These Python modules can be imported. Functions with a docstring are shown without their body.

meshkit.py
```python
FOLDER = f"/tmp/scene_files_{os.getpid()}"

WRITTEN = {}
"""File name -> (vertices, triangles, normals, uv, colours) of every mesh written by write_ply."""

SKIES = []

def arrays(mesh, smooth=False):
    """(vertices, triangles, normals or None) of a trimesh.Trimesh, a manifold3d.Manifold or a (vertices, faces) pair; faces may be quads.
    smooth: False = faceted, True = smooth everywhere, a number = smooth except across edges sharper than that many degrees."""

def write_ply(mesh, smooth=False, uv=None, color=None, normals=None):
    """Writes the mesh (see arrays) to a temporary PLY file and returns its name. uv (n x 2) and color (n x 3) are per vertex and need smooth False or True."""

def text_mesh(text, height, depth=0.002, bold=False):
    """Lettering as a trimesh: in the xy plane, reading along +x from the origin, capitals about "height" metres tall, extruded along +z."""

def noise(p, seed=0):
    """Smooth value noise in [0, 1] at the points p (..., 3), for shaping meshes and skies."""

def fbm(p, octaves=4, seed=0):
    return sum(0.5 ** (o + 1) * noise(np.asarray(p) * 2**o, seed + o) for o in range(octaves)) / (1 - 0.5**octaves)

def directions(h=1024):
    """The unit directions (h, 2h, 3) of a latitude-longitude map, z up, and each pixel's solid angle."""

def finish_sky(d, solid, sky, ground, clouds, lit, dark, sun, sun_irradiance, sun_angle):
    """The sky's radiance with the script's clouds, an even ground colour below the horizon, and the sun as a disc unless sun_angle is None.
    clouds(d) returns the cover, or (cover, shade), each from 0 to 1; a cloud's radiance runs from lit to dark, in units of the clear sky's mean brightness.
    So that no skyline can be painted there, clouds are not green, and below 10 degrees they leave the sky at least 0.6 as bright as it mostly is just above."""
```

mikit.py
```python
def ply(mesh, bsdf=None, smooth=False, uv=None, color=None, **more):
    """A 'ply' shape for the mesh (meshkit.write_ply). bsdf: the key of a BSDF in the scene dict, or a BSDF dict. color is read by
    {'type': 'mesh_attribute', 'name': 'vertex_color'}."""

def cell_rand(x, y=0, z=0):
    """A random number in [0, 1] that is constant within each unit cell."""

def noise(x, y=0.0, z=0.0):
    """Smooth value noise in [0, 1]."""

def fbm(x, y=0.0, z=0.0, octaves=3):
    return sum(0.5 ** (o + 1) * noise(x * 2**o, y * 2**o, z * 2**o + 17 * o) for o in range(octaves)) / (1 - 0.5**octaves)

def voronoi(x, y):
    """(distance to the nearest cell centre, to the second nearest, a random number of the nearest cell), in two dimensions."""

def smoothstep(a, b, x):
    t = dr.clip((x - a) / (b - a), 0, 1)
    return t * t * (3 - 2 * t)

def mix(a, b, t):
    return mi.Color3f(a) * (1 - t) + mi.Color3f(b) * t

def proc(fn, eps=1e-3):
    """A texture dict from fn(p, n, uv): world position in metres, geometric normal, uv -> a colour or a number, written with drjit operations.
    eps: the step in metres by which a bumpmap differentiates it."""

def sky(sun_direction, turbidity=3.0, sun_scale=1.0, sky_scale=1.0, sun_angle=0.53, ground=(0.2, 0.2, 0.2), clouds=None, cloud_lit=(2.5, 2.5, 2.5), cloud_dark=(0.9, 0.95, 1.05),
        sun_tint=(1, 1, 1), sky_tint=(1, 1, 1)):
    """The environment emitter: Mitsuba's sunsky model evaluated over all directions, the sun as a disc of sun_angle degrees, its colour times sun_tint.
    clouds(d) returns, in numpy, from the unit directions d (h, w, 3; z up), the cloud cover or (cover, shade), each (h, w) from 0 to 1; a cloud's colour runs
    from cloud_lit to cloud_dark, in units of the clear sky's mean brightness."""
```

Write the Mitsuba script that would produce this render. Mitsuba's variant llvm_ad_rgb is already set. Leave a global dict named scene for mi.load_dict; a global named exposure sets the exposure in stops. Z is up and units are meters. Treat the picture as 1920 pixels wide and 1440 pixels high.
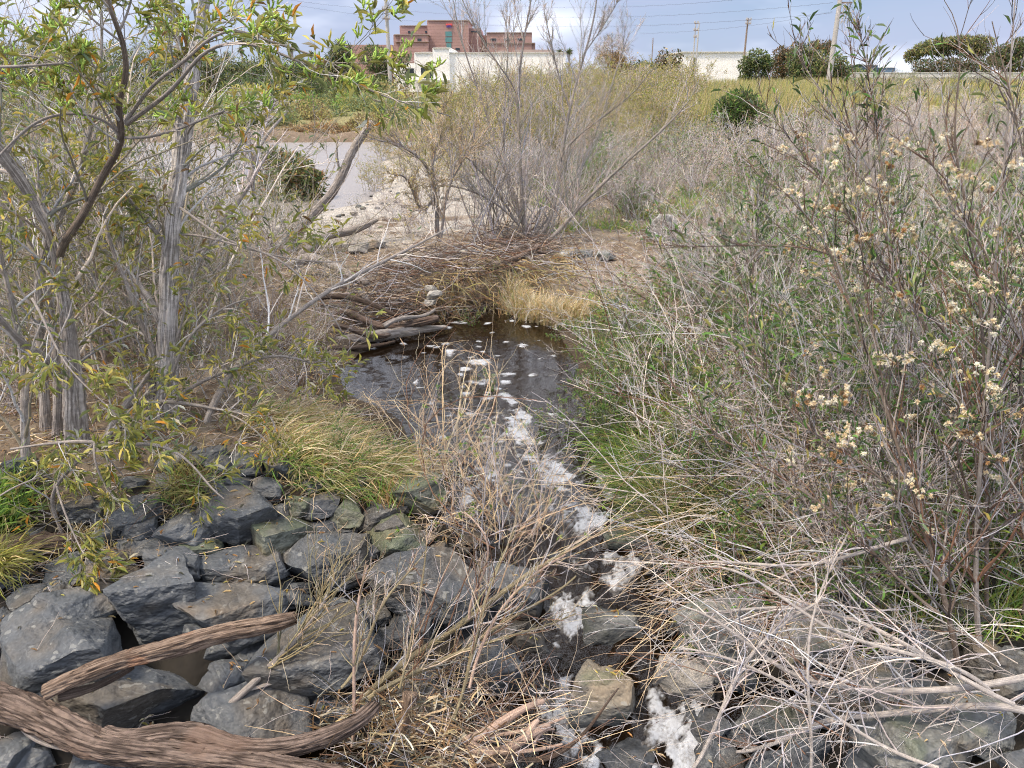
import math
import numpy as np
import trimesh
import manifold3d
import drjit as dr
import mitsuba as mi
import mikit
import meshkit
from mikit import noise as N3, fbm as F3, smoothstep, mix
from scipy.spatial import HalfspaceIntersection, ConvexHull
from scipy.interpolate import CubicSpline
from scipy.spatial import cKDTree

T = mi.ScalarTransform4f
scene, labels = {}, {}
V = lambda *a: np.array(a, float)

# ------------------------------------------------------------------ camera, sky, exposure
F, PITCH, CZ = 1450.0, math.atan(570 / 1450.0), 2.7      # focal length in pixels of a 1920 wide picture, look down, eye height over the pool
scene['camera'] = dict(type='perspective', fov=2 * math.degrees(math.atan(960 / F)), fov_axis='x', near_clip=0.05, far_clip=6000.0,
                       to_world=T().look_at(origin=[0, 0, CZ], target=[0, math.cos(PITCH), CZ - math.sin(PITCH)], up=[0, 0, 1]))


def clouds(d):
    az, el = np.arctan2(d[..., 0], d[..., 1]), np.arcsin(np.clip(d[..., 2], -1, 1))
    q = np.stack([d[..., 0] * 3.2, d[..., 1] * 3.2, el * 9.0], -1)
    a = meshkit.fbm(q + 3.1, 6, 5)
    b = meshkit.fbm(q * 2.3 + 9.7, 5, 11)
    cover = np.clip(0.62 + 1.5 * (a - 0.45), 0.0, 1)
    t = np.clip((el - .17) / .25, 0, 1)                # brighter, thinner cloud overhead, greyer towards the horizon
    t = t * t * (3 - 2 * t)
    cover = np.clip(cover + .3 * t, 0, 1)
    shade = np.clip(0.94 - .86 * t + 2.0 * (b - 0.5), 0, 1)
    return cover, shade


scene['sky'] = mikit.sky([-0.50, -0.30, 0.95], turbidity=3.0, sun_scale=0.95, sun_angle=11.0, clouds=clouds,
                         cloud_lit=(5.5, 5.6, 6.1), cloud_dark=(1.90, 2.10, 2.85), sun_tint=(1.0, 0.985, 0.955))
exposure = 1.66


# ------------------------------------------------------------------ helpers
def ray(px, py):
    a, b = (px - 960) / F, (720 - py) / F
    c, s = math.cos(PITCH), math.sin(PITCH)
    return V(a, c + b * s, -s + b * c)


def G(px, py, z=0.0):
    """The point at height z that the photograph shows at this pixel (pixels of the 1920 wide picture)."""
    d = ray(px, py)
    return V(0, 0, CZ) + d * ((z - CZ) / d[2])


def A(px, py, Y):
    """The point at distance Y (metres ahead) that the photograph shows at this pixel."""
    d = ray(px, py)
    return V(0, 0, CZ) + d * (Y / d[1])


def mpp(p):
    """Metres per photograph pixel at the point p."""
    c, s = math.cos(PITCH), math.sin(PITCH)
    return (p[1] * c - (p[2] - CZ) * s) / F


counts = {}


def num(name):
    k = counts.get(name, -1) + 1
    counts[name] = k
    return name if k == 0 else f'{name}_{k:03d}'


def tag(key, label=None, cat=None, group=None, kind=None):
    d = labels.setdefault(key, {})
    for n, x in (('label', label), ('category', cat), ('group', group), ('kind', kind)):
        if x:
            d[n] = x
    return key


def thing(name, label, cat, group=None):
    return tag(num(name), label, cat, group)


def put(key, mesh, bsdf, smooth=False, uv=None, **more):
    scene[key] = mikit.ply(mesh, bsdf, smooth, uv, **more)
    return key


def part(root, name, mesh, bsdf, smooth=False, uv=None, kind=None):
    key = num(f'{root}__{name}')
    put(key, mesh, bsdf, smooth, uv)
    if kind:
        tag(key, kind=kind)
    return key


class Acc:
    """Collects (vertices, faces, uv) into one mesh."""
    def __init__(self):
        self.v, self.f, self.u, self.n = [], [], [], 0

    def add(self, m):
        if m is None or len(m[0]) == 0:
            return self
        self.v.append(m[0]); self.f.append(m[1] + self.n); self.u.append(m[2]); self.n += len(m[0])
        return self

    def get(self):
        return np.vstack(self.v), np.vstack(self.f), np.vstack(self.u)

    def put(self, key, bsdf, smooth=False):
        v, f, u = self.get()
        return put(key, (v, f), bsdf, smooth, u)

    def part(self, root, name, bsdf, smooth=False, kind=None):
        v, f, u = self.get()
        return part(root, name, (v, f), bsdf, smooth, u, kind)


def unit(a):
    return a / (np.linalg.norm(a, axis=-1, keepdims=True) + 1e-12)


def spline(pts, n):
    """n points of a smooth curve through the given points (k columns)."""
    p = np.asarray(pts, float)
    t = np.concatenate([[0], np.cumsum(np.linalg.norm(np.diff(p[:, :3], axis=0), axis=1))])
    return CubicSpline(t / t[-1], p)(np.linspace(0, 1, n))


def pathpx(pts, n=16):
    """pts: (px, py, Y, width in pixels) -> (P (n,3), R (n,))."""
    w = []
    for px, py, Y, wd in pts:
        p = A(px, py, Y)
        w.append([*p, wd / 2 * mpp(p)])
    s = spline(w, n)
    return s[:, :3], np.maximum(s[:, 3], 0.0012)


def tubes(P, R, sides, col, rng, close=False):
    """Many round twigs: P (K,N,3), R (K,N), col: colour index or (K,) of them -> (v, f, uv)."""
    P, R = np.asarray(P, float), np.asarray(R, float)
    K, n = R.shape
    if K == 0:
        return None
    t = unit(np.gradient(P, axis=1))
    ref = np.where(np.abs(t[:, :1, 2:]) < 0.8, [0, 0, 1.0], [1.0, 0, 0]) + 0 * t
    a = unit(np.cross(t, ref)); b = np.cross(t, a)
    ang = np.arange(sides) * 2 * np.pi / sides
    v = P[:, :, None] + R[:, :, None, None] * (np.cos(ang)[None, None, :, None] * a[:, :, None] + np.sin(ang)[None, None, :, None] * b[:, :, None])
    i, j = np.meshgrid(np.arange(n - 1), np.arange(sides), indexing='ij')
    q = np.stack([i * sides + j, i * sides + (j + 1) % sides, (i + 1) * sides + (j + 1) % sides, (i + 1) * sides + j], -1).reshape(-1, 4)
    f = np.vstack([q[:, [0, 2, 1]], q[:, [0, 3, 2]]])
    f = (f[None] + (np.arange(K) * n * sides)[:, None, None]).reshape(-1, 3)
    c = np.broadcast_to(np.asarray(col, float), (K,))
    u = np.stack([np.repeat((c + 0.5) / 16, n * sides), np.repeat(rng.random(K), n * sides)], 1)
    return v.reshape(-1, 3), f, u


def grow(rng, b, d, L, r, n, wig=0.12, grav=0.0, taper=0.35):
    K = len(b)
    P, p, d = np.empty((K, n, 3)), np.array(b, float), unit(np.asarray(d, float))
    L = np.broadcast_to(L, (K,)).astype(float)
    g = np.zeros(3); g[2] = 1
    for i in range(n):
        P[:, i] = p
        d = unit(d + wig * rng.normal(size=(K, 3)) + np.asarray(grav).reshape(-1, 1) * g)
        p = p + d * (L / (n - 1))[:, None]
    R = np.broadcast_to(r, (K,))[:, None] * np.linspace(1, taper, n)
    return P, R


def sprout(rng, P, R, n, t=(0.25, 1.0), ang=(25, 60), lr=(0.3, 0.6), rr=0.6, up=0.0):
    """n children per polyline: (start, direction, length, radius)."""
    K, N = R.shape
    tt = rng.uniform(*t, (K, n))
    x = tt * (N - 1); i = np.minimum(x.astype(int), N - 2); w = (x - i)[..., None]
    k = np.arange(K)[:, None]
    b = P[k, i] * (1 - w) + P[k, i + 1] * w
    tan = unit(P[k, i + 1] - P[k, i])
    perp = unit(np.cross(tan, rng.normal(size=tan.shape)))
    a = np.radians(rng.uniform(*ang, (K, n)))[..., None]
    d = tan * np.cos(a) + perp * np.sin(a) + np.array([0, 0, up])
    L = np.linalg.norm(np.diff(P, axis=1), axis=2).sum(1)[:, None] * rng.uniform(*lr, (K, n)) * (1.15 - 0.6 * tt)
    r = (R[k, i] * (1 - w[..., 0]) + R[k, i + 1] * w[..., 0]) * rr
    return b.reshape(-1, 3), unit(d).reshape(-1, 3), L.ravel(), r.ravel()


LT = np.array([[0, 0, 0], [.28, -.8, .1], [.28, 0, -.06], [.28, .8, .1], [.65, -.72, .08], [.65, 0, -.1], [.65, .72, .08], [1, 0, -.22]])
LF = np.array([[0, 1, 2], [0, 2, 3], [1, 4, 5], [1, 5, 2], [2, 5, 6], [2, 6, 3], [4, 7, 5], [5, 7, 6]])


def leaves(rng, b, d, length, width, col, simple=False, up=None):
    """Blades: b (K,3) foot, d (K,3) direction; returns (v, f, uv)."""
    K = len(b)
    if K == 0:
        return None
    d = unit(np.asarray(d, float))
    up = rng.normal(size=(K, 3)) * 0.7 + [0, 0, 1] if up is None else up
    s = unit(np.cross(d, up)); n = np.cross(s, d)
    L = np.broadcast_to(length, (K,))[:, None]; W = np.broadcast_to(width, (K,))[:, None] / 2
    if simple:
        tpl = np.array([[0, 0, 0], [.45, -1, .05], [.45, 1, .05], [1, 0, -.1]]); ff = np.array([[0, 1, 2], [1, 3, 2]])
    else:
        tpl, ff = LT, LF
    m = len(tpl)
    v = b[:, None] + d[:, None] * (tpl[None, :, :1] * L[:, None]) + s[:, None] * (tpl[None, :, 1:2] * W[:, None]) + n[:, None] * (tpl[None, :, 2:] * L[:, None])
    f = (ff[None] + (np.arange(K) * m)[:, None, None]).reshape(-1, 3)
    c = np.broadcast_to(np.asarray(col, float), (K,))
    u = np.stack([np.repeat((c + 0.5) / 16, m), np.repeat(rng.random(K), m)], 1)
    return v.reshape(-1, 3), f, u


def along(rng, P, n, t=(0.1, 1.0), jit=0.0):
    """n random points per polyline with their tangents."""
    K, N = P.shape[:2]
    x = rng.uniform(*t, (K, n)) * (N - 1); i = np.minimum(x.astype(int), N - 2); w = (x - i)[..., None]
    k = np.arange(K)[:, None]
    b = P[k, i] * (1 - w) + P[k, i + 1] * w
    return b.reshape(-1, 3), unit(P[k, i + 1] - P[k, i]).reshape(-1, 3)


def leafdir(rng, tan, spread=0.8, droop=0.0):
    return unit(tan + spread * rng.normal(size=tan.shape) + [0, 0, -droop])


def blades(rng, b, d, L, w, n=5, grav=-0.25, col=0, wig=0.05):
    """Grass blades as bent ribbons."""
    K = len(b)
    P, _ = grow(rng, b, d, L, 1.0, n, wig, grav)
    t = unit(np.gradient(P, axis=1))
    s = unit(np.cross(t, unit(rng.normal(size=(K, 1, 3)) * [1, 1, 0.3])))
    W = np.broadcast_to(w, (K,))[:, None] / 2 * np.array([1, .95, .8, .5, .05])[np.linspace(0, 4, n).round().astype(int)]
    v = np.stack([P - s * W[..., None], P + s * W[..., None]], 2)
    i = np.arange(n - 1)
    q = np.stack([2 * i, 2 * i + 1, 2 * i + 3, 2 * i + 2], 1)
    f = np.vstack([q[:, [0, 1, 2]], q[:, [0, 2, 3]]])
    f = (f[None] + (np.arange(K) * 2 * n)[:, None, None]).reshape(-1, 3)
    c = np.broadcast_to(np.asarray(col, float), (K,))
    u = np.stack([np.repeat((c + 0.5) / 16, 2 * n), np.repeat(rng.random(K), 2 * n)], 1)
    return v.reshape(-1, 3), f, u


def bark(P, R, sides=26, rings=None, furrow=0.16, seed=0, ks=5.0, kc=3.2, cap=True, twist=0.0, lump=0.10, jag=0.0):
    """A trunk with furrowed bark along a path (n,3), radii (n,) -> (v, f, uv) with uv = (angle, metres along)."""
    P, R = np.asarray(P, float), np.asarray(R, float)
    s = np.concatenate([[0], np.cumsum(np.linalg.norm(np.diff(P, axis=0), axis=1))])
    n = rings or int(np.clip(s[-1] / (0.012 if sides > 40 else .022), 24, 260))
    sp = CubicSpline(s, np.column_stack([P, R]))(np.linspace(0, s[-1], n))
    P, R, S = sp[:, :3], np.maximum(sp[:, 3], 1e-3), np.linspace(0, s[-1], n)
    t = unit(np.gradient(P, axis=0))
    a = unit(np.cross(t[0], [0.31, 0.9, 0.2])); fr = []
    for k in range(n):
        a = unit(a - t[k] * (a @ t[k])); fr.append(a)
    a = np.array(fr); b = np.cross(t, a)
    th = np.arange(sides) / sides * 2 * np.pi
    TH, SS = np.meshgrid(th, S, indexing='xy')
    q = np.stack([np.cos(TH + twist * SS) * kc, np.sin(TH + twist * SS) * kc, SS * ks], -1)
    ridge = np.abs(meshkit.noise(q, seed) - 0.5) * 2
    fine = meshkit.noise(q * [2.2, 2.2, 1.6], seed + 3)
    rid2 = np.minimum(np.abs(meshkit.noise(q * [2.1, 2.1, 1.9] + 7, seed + 5) - .5) * 4.4, 1) - .7
    lumpy = meshkit.fbm(np.stack([np.cos(TH), np.sin(TH), SS * 1.7], -1) * 1.1 + 5, 3, seed + 7) - 0.5
    disp = 1 + furrow * (np.minimum(ridge * 2.2, 1) - 0.7) + furrow * 0.5 * rid2 + furrow * 0.35 * (fine - 0.5) + lump * 2 * lumpy
    crk = np.abs(meshkit.fbm(q * [1.7, 1.7, .8] + 31, 3, seed + 9) - .5)
    disp = disp - furrow * .9 * np.clip(1 - crk / .035, 0, 1)
    rr = R[:, None] * disp
    v = P[:, None] + rr[..., None] * (np.cos(th)[None, :, None] * a[:, None] + np.sin(th)[None, :, None] * b[:, None])
    i, j = np.meshgrid(np.arange(n - 1), np.arange(sides), indexing='ij')
    qd = np.stack([i * sides + j, i * sides + (j + 1) % sides, (i + 1) * sides + (j + 1) % sides, (i + 1) * sides + j], -1).reshape(-1, 4)
    f = np.vstack([qd[:, [0, 1, 2]], qd[:, [0, 2, 3]]])
    if jag:                      # broken ends
        jj = meshkit.noise(np.stack([np.cos(th) * 2.5, np.sin(th) * 2.5, 0 * th], -1), seed + 11) - .3
        for e, sg in ((-1, 1), (-2, .7), (-3, .35)):
            v[e] += sg * jag * R[-1] * jj[:, None] * t[-1]
    v = v.reshape(-1, 3); u = np.stack([TH.ravel() / (2 * np.pi), SS.ravel()], 1)
    if cap:
        o = len(v)
        v = np.vstack([v, P[0] - t[0] * R[0] * .15, P[-1] + t[-1] * R[-1] * .2]); u = np.vstack([u, [0.5, -.1], [0.5, S[-1] + .1]])
        j = np.arange(sides)
        f = np.vstack([f, np.stack([j * 0 + o, (j + 1) % sides, j], 1), np.stack([j * 0 + o + 1, (n - 1) * sides + j, (n - 1) * sides + (j + 1) % sides], 1)])
    return v, f, u


def box(x0, x1, y0, y1, z0, z1, rz=0.0, at=(0, 0, 0)):
    m = trimesh.creation.box(bounds=[[x0, y0, z0], [x1, y1, z1]])
    v = m.vertices.copy()
    c, s = math.cos(rz), math.sin(rz)
    v = np.stack([v[:, 0] * c - v[:, 1] * s, v[:, 0] * s + v[:, 1] * c, v[:, 2]], 1) + np.asarray(at)
    return v, np.array(m.faces)


# ------------------------------------------------------------------ materials
WOOD = [(.58, .55, .53), (.38, .355, .35), (.46, .365, .275), (.075, .06, .052), (.17, .10, .07), (.24, .21, .125), (.68, .56, .38), (.48, .45, .475),
        (.68, .66, .63), (.27, .255, .21), (.30, .16, .07), (.12, .10, .09)]
LEAF = [(.30, .33, .13), (.54, .49, .16), (.62, .33, .07), (.32, .46, .10), (.095, .15, .065), (.22, .28, .16), (.52, .52, .44), (.56, .46, .27),
        (.42, .39, .17), (.19, .34, .09), (.25, .17, .10), (.36, .38, .10), (.76, .65, .47), (.86, .80, .66), (.50, .31, .15), (.15, .145, .11)]


def palette(cols, spread, ns, na):
    def fn(p, n, uv):
        i = dr.floor(uv.x * 16)
        c = mi.Color3f(cols[0])
        for k in range(1, len(cols)):
            c = dr.select(i == k, mi.Color3f(cols[k]), c)
        g = 1 + spread * (uv.y - 0.5) * 2
        w = 1 + na * (N3(p.x * ns, p.y * ns, p.z * ns) - 0.5) * 2
        hue = dr.sin(uv.y * 91.7) * 0.08
        return dr.clip(c * g * w * mi.Color3f(1 + hue, 1, 1 - hue), 0.0, 0.9)
    return mikit.proc(fn)


def two(b):
    return {'type': 'twosided', 'bsdf': b}


def prin(color, rough=0.8, spec=0.3, **k):
    c = color if isinstance(color, dict) else {'type': 'rgb', 'value': list(color)}
    return two({'type': 'principled', 'base_color': c, 'roughness': rough, 'specular': spec, **k})


def bump(b, fn, scale, eps=2e-3):
    return {'type': 'bumpmap', 'arbitrary': mikit.proc(fn, eps), 'scale': scale, 'bsdf': b}


scene['wood_mat'] = prin(palette(WOOD, .28, 60, .22), .8, .25)
scene['catkin_mat'] = prin(palette(LEAF, .25, 300, .35), .7, .2)
scene['leaf_mat'] = {'type': 'principledthin', 'base_color': palette(LEAF, .30, 40, .15), 'roughness': 0.5, 'spec_trans': 0.0, 'diff_trans': 0.7}


def rock_fn(base, moss, lich, wetz=True):
    base = mi.Color3f(base)

    def fn(p, n, uv):
        big = F3(p.x * 2.1, p.y * 2.1, p.z * 2.1, 3)
        mid = F3(p.x * 9 + 4, p.y * 9, p.z * 9, 4)
        fine = N3(p.x * 95, p.y * 95, p.z * 95)
        lowf = N3(p.x * 1.3 + 3, p.y * 1.3, p.z * 1.3)
        c = base * (0.16 + .45 * lowf + 0.4 * big + 0.5 * mid + 0.40 * (fine - 0.5))
        c = mix(c, mi.Color3f(.20, .175, .14) * (.5 + mid), smoothstep(.50, .75, F3(p.x * 4.1 + 5, p.y * 4.1, p.z * 4.1, 4)) * smoothstep(.2, .9, n.z) * .32)
        c = mix(c, c * mi.Color3f(1.30, 1.08, .86), smoothstep(.52, .70, F3(p.x * 3.3 + 9, p.y * 3.3, p.z * 3.3, 3)))
        vein = dr.abs(F3(p.x * 5 + p.z * 9, p.y * 5 - p.z * 4, p.z * 13, 3) - 0.5)
        c = mix(c, mi.Color3f(.34, .36, .37), smoothstep(.012, .0, vein) * .13)
        c = mix(c, mi.Color3f(.30, .31, .30), smoothstep(.66, .74, F3(p.x * 26, p.y * 26, p.z * 26, 3)) * lich)
        if moss > 0:
            m = smoothstep(.48, .66, F3(p.x * 7 + 2, p.y * 7, p.z * 7, 4) * .75 + .38 * n.z * moss)
            c = mix(c, mi.Color3f(.085, .11, .062) * (.6 + .9 * mid), m * .5)
        if wetz:     # wet band just above the water
            lev = dr.select(p.y > 4.4, 0.0, dr.maximum(-0.17 - 0.42 * (4.05 - p.y), -.62))
            c = c * (1 - 0.5 * smoothstep(.16, .02, p.z - lev + .1 * (mid - .5)))
        return dr.clip(c, .005, .8)
    return mikit.proc(fn)


def rock_b(p, n, uv):
    a = F3(p.x * 22, p.y * 22, p.z * 30, 4)
    return a + 0.5 * dr.abs(F3(p.x * 8 + 3, p.y * 8, p.z * 17, 3) - .5)


for nm, base, moss, lich in (('rock_mat', (.094, .107, .124), 0, .4), ('mossy_rock_mat', (.125, .142, .125), .8, .25), ('pale_rock_mat', (.36, .35, .33), 0, .6), ('grey_rock_mat', (.165, .175, .175), .25, .5)):
    scene[nm] = bump(prin(rock_fn(base, moss, lich), .62, .4), rock_b, 0.03)


def bark_fn(ridge, furrow, red):
    def fn(p, n, uv):
        th = uv.x * 6.2832
        x, y = dr.cos(th) * 3.2, dr.sin(th) * 3.2
        r = dr.abs(F3(x * 1.8, y * 1.8, uv.y * 4.0, 2) - .5) * 3
        q = F3(x * 5, y * 5, uv.y * 11, 4)
        s = F3(p.x * 50, p.y * 50, p.z * 50, 2)
        c = mix(furrow, ridge, smoothstep(.05, .75, r * .8 + .45 * q - .05)) * (.7 + .6 * s)
        return dr.clip(mix(c, red, smoothstep(.60, .72, F3(p.x * 5, p.y * 5, p.z * 5, 3)) * .5), 0.01, .8)
    return mikit.proc(fn)


def bark_b(p, n, uv):
    th = uv.x * 6.2832
    return F3(dr.cos(th) * 15, dr.sin(th) * 15, uv.y * 18, 4)


scene['grey_bark_mat'] = bump(prin(bark_fn((.46, .43, .41), (.17, .15, .14), (.32, .28, .25)), .9, .15), bark_b, .012)
scene['brown_bark_mat'] = bump(prin(bark_fn((.20, .155, .132), (.038, .029, .025), (.17, .115, .09)), .9, .15), bark_b, .014)
scene['dark_bark_mat'] = bump(prin(bark_fn((.115, .09, .075), (.04, .03, .026), (.12, .08, .06)), .9, .15), bark_b, .014)
scene['red_bark_mat'] = bump(prin(bark_fn((.25, .19, .15), (.06, .042, .033), (.30, .15, .085)), .9, .15), bark_b, .012)
scene['smooth_bark_mat'] = bump(prin(bark_fn((.34, .315, .30), (.17, .15, .14), (.22, .20, .17)), .8, .2), bark_b, .004)
for nm, c0, c1 in (('dark_stem_mat', (.20, .165, .14), (.09, .07, .06)), ('pale_stem_mat', (.46, .43, .41), (.24, .22, .21)), ('light_bark_mat', (.60, .575, .565), (.20, .18, .17)), ('olive_stem_mat', (.27, .235, .15), (.15, .125, .08)), ('pink_stem_mat', (.46, .35, .29), (.25, .18, .15))):
    scene[nm] = bump(prin(bark_fn(c0, c1, c0), .75, .25), bark_b, .004)


# ------------------------------------------------------------------ ground, water, foam
YC = V(2.0, 2.8, 3.5, 3.95, 4.45, 5.0, 6.0, 6.6, 7.3, 8.56, 9.4, 10.2)
XC = V(.75, .62, .42, .42, .22, .16, -.05, -.45, -.5, -.42, -.35, -.35)
HW = V(.55, .5, .42, .42, .60, .72, .95, 1.12, 1.18, 1.0, .5, .0)


def wl(y):
    """Water level: the pool at 0, then the rapids between the boulders."""
    return np.where(y > 4.4, 0.0, np.interp(y, [2.0, 2.8, 3.3, 3.7, 4.05, 4.4], [-.64, -.62, -.46, -.32, -.17, 0.0]))


def river_edge(y):
    return np.interp(y, [12.5, 14.5, 17, 20, 29, 34, 36.5, 60], [-11.5, -7.6, -5.6, -4.75, -6.0, -6.4, -6.0, -6.0])


def sstep(a, b, x):
    t = np.clip((x - a) / (b - a), 0, 1)
    return t * t * (3 - 2 * t)


def ground(x, y):
    x, y = np.asarray(x, float), np.asarray(y, float)
    z0 = np.zeros_like(x + y)
    n1 = meshkit.fbm(np.stack([x * .8, y * .8, z0], -1), 4, 1) - .5
    n2 = meshkit.fbm(np.stack([x * 4, y * 4, z0], -1), 3, 2) - .5
    far = meshkit.fbm(np.stack([x * .07, y * .07, z0], -1), 3, 3) - .5
    xc, hw = np.interp(y, YC, XC), np.interp(y, YC, HW)
    e = np.abs(x - xc) - hw - n1 * .35                         # distance outside the water's edge
    left = x < xc
    bank = np.where(left, .06 + .34 * sstep(.1, 1.6, e), .08 + .30 * sstep(.1, 1.4, e)) + .10 * n1 + .05 * n2
    bank = bank + .30 * sstep(2.5, 6, e)
    h = np.where(e > 0, bank * sstep(-.05, .25, e), -.32 * sstep(0, .4, -e))
    # the boulder slope in front of the pool
    ch = sstep(.30, .75, np.abs(x - xc) + n2 * .3)                # beside the stream the stones lie higher
    rz = np.interp(y, [0, 2.0, 2.8, 3.6, 4.3], [-.55, -.80, -.78, -.50, -.22]) + .26 * n2 + .16 * ch + .10 * sstep(1.0, 2.6, np.abs(x - .4))
    rz = rz + np.where(x > 1.3, .28 * sstep(1.3, 2.6, x), 0)
    h = h * sstep(4.1, 4.7, y) + rz * (1 - sstep(4.1, 4.7, y))
    # beyond the pool: debris mound, pale bar, field
    mound = .27 + .08 * np.exp(-((y - 10.6) / 1.1) ** 2 - ((x + .3) / 2.2) ** 2) + .10 * n1
    field = .30 + np.interp(x, [-6, -2, 2, 6, 20], [0, 0, .12, .3, .45]) + .5 * sstep(15, 60, y) + .14 * n1 + .5 * far * sstep(12, 40, y)
    field = field - sstep(32, 37, y) * sstep(3, -5, x - (y - 37) * .12) * .62
    b = np.where(y < 12.5, mound + (field - mound) * sstep(11.0, 12.5, y), field)
    h = h + (b - h) * sstep(8.9, 10.0, y + np.abs(x + .4) * .0 + (e > .2) * .3)
    # river at the left, far bank
    re = river_edge(y) + n1 * 1.0
    d = re - x
    low = sstep(-3.5, .3, d) * sstep(11.5, 13.5, y) * (1 - sstep(36.4, 37.2, y + far))
    h = h * (1 - low) + (-.25) * low
    lowbar = sstep(-6.0, -1, d) * sstep(12, 14, y) * (1 - sstep(30, 36, y)) * (1 - low)
    h = h * (1 - .5 * lowbar) + .10 * .5 * lowbar
    fb = sstep(36.2, 38.2, y + far * 2 + n1 * .6) * sstep(4, -3, x + 4 - (y - 36) * .2)
    h = h + fb * (.42 + .25 * n1)
    # road embankment far right
    h = h + 1.1 * sstep(70, 95, y) * sstep(.28, .42, x / np.maximum(y, 1))
    return h


def ground_pt(x, y):
    return V(x, y, float(ground(x, y)))


def land(px, py, z=0.4):
    """The ground under the pixel."""
    for _ in range(12):
        p = G(px, py, z)
        z = 0.5 * z + 0.5 * float(ground(p[0], p[1]))
    return V(p[0], p[1], float(ground(p[0], p[1])))


def grid(xs, ys):
    X, Y = np.meshgrid(xs, ys, indexing='xy')
    return grid_faces(X, Y)


def grid_faces(X, Y):
    ny, nx = X.shape
    i, j = np.meshgrid(np.arange(ny - 1), np.arange(nx - 1), indexing='ij')
    q = np.stack([i * nx + j, i * nx + j + 1, (i + 1) * nx + j + 1, (i + 1) * nx + j], -1).reshape(-1, 4)
    return X, Y, np.vstack([q[:, [0, 1, 2]], q[:, [0, 2, 3]]])


ys = np.concatenate([np.linspace(-4, 1.5, 12), np.arange(1.55, 12, .055), 12 * 1.018 ** np.arange(0, 320)])
us = np.sinh(np.linspace(-2.2, 2.2, 230)) / math.sinh(2.2)
Xg = us[None] * (5 + 1.15 * np.maximum(ys, 0))[:, None]
Yg = np.broadcast_to(ys[:, None], Xg.shape)
Xg, Yg, fg = grid_faces(Xg, Yg)
Zg = ground(Xg, Yg)


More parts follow.
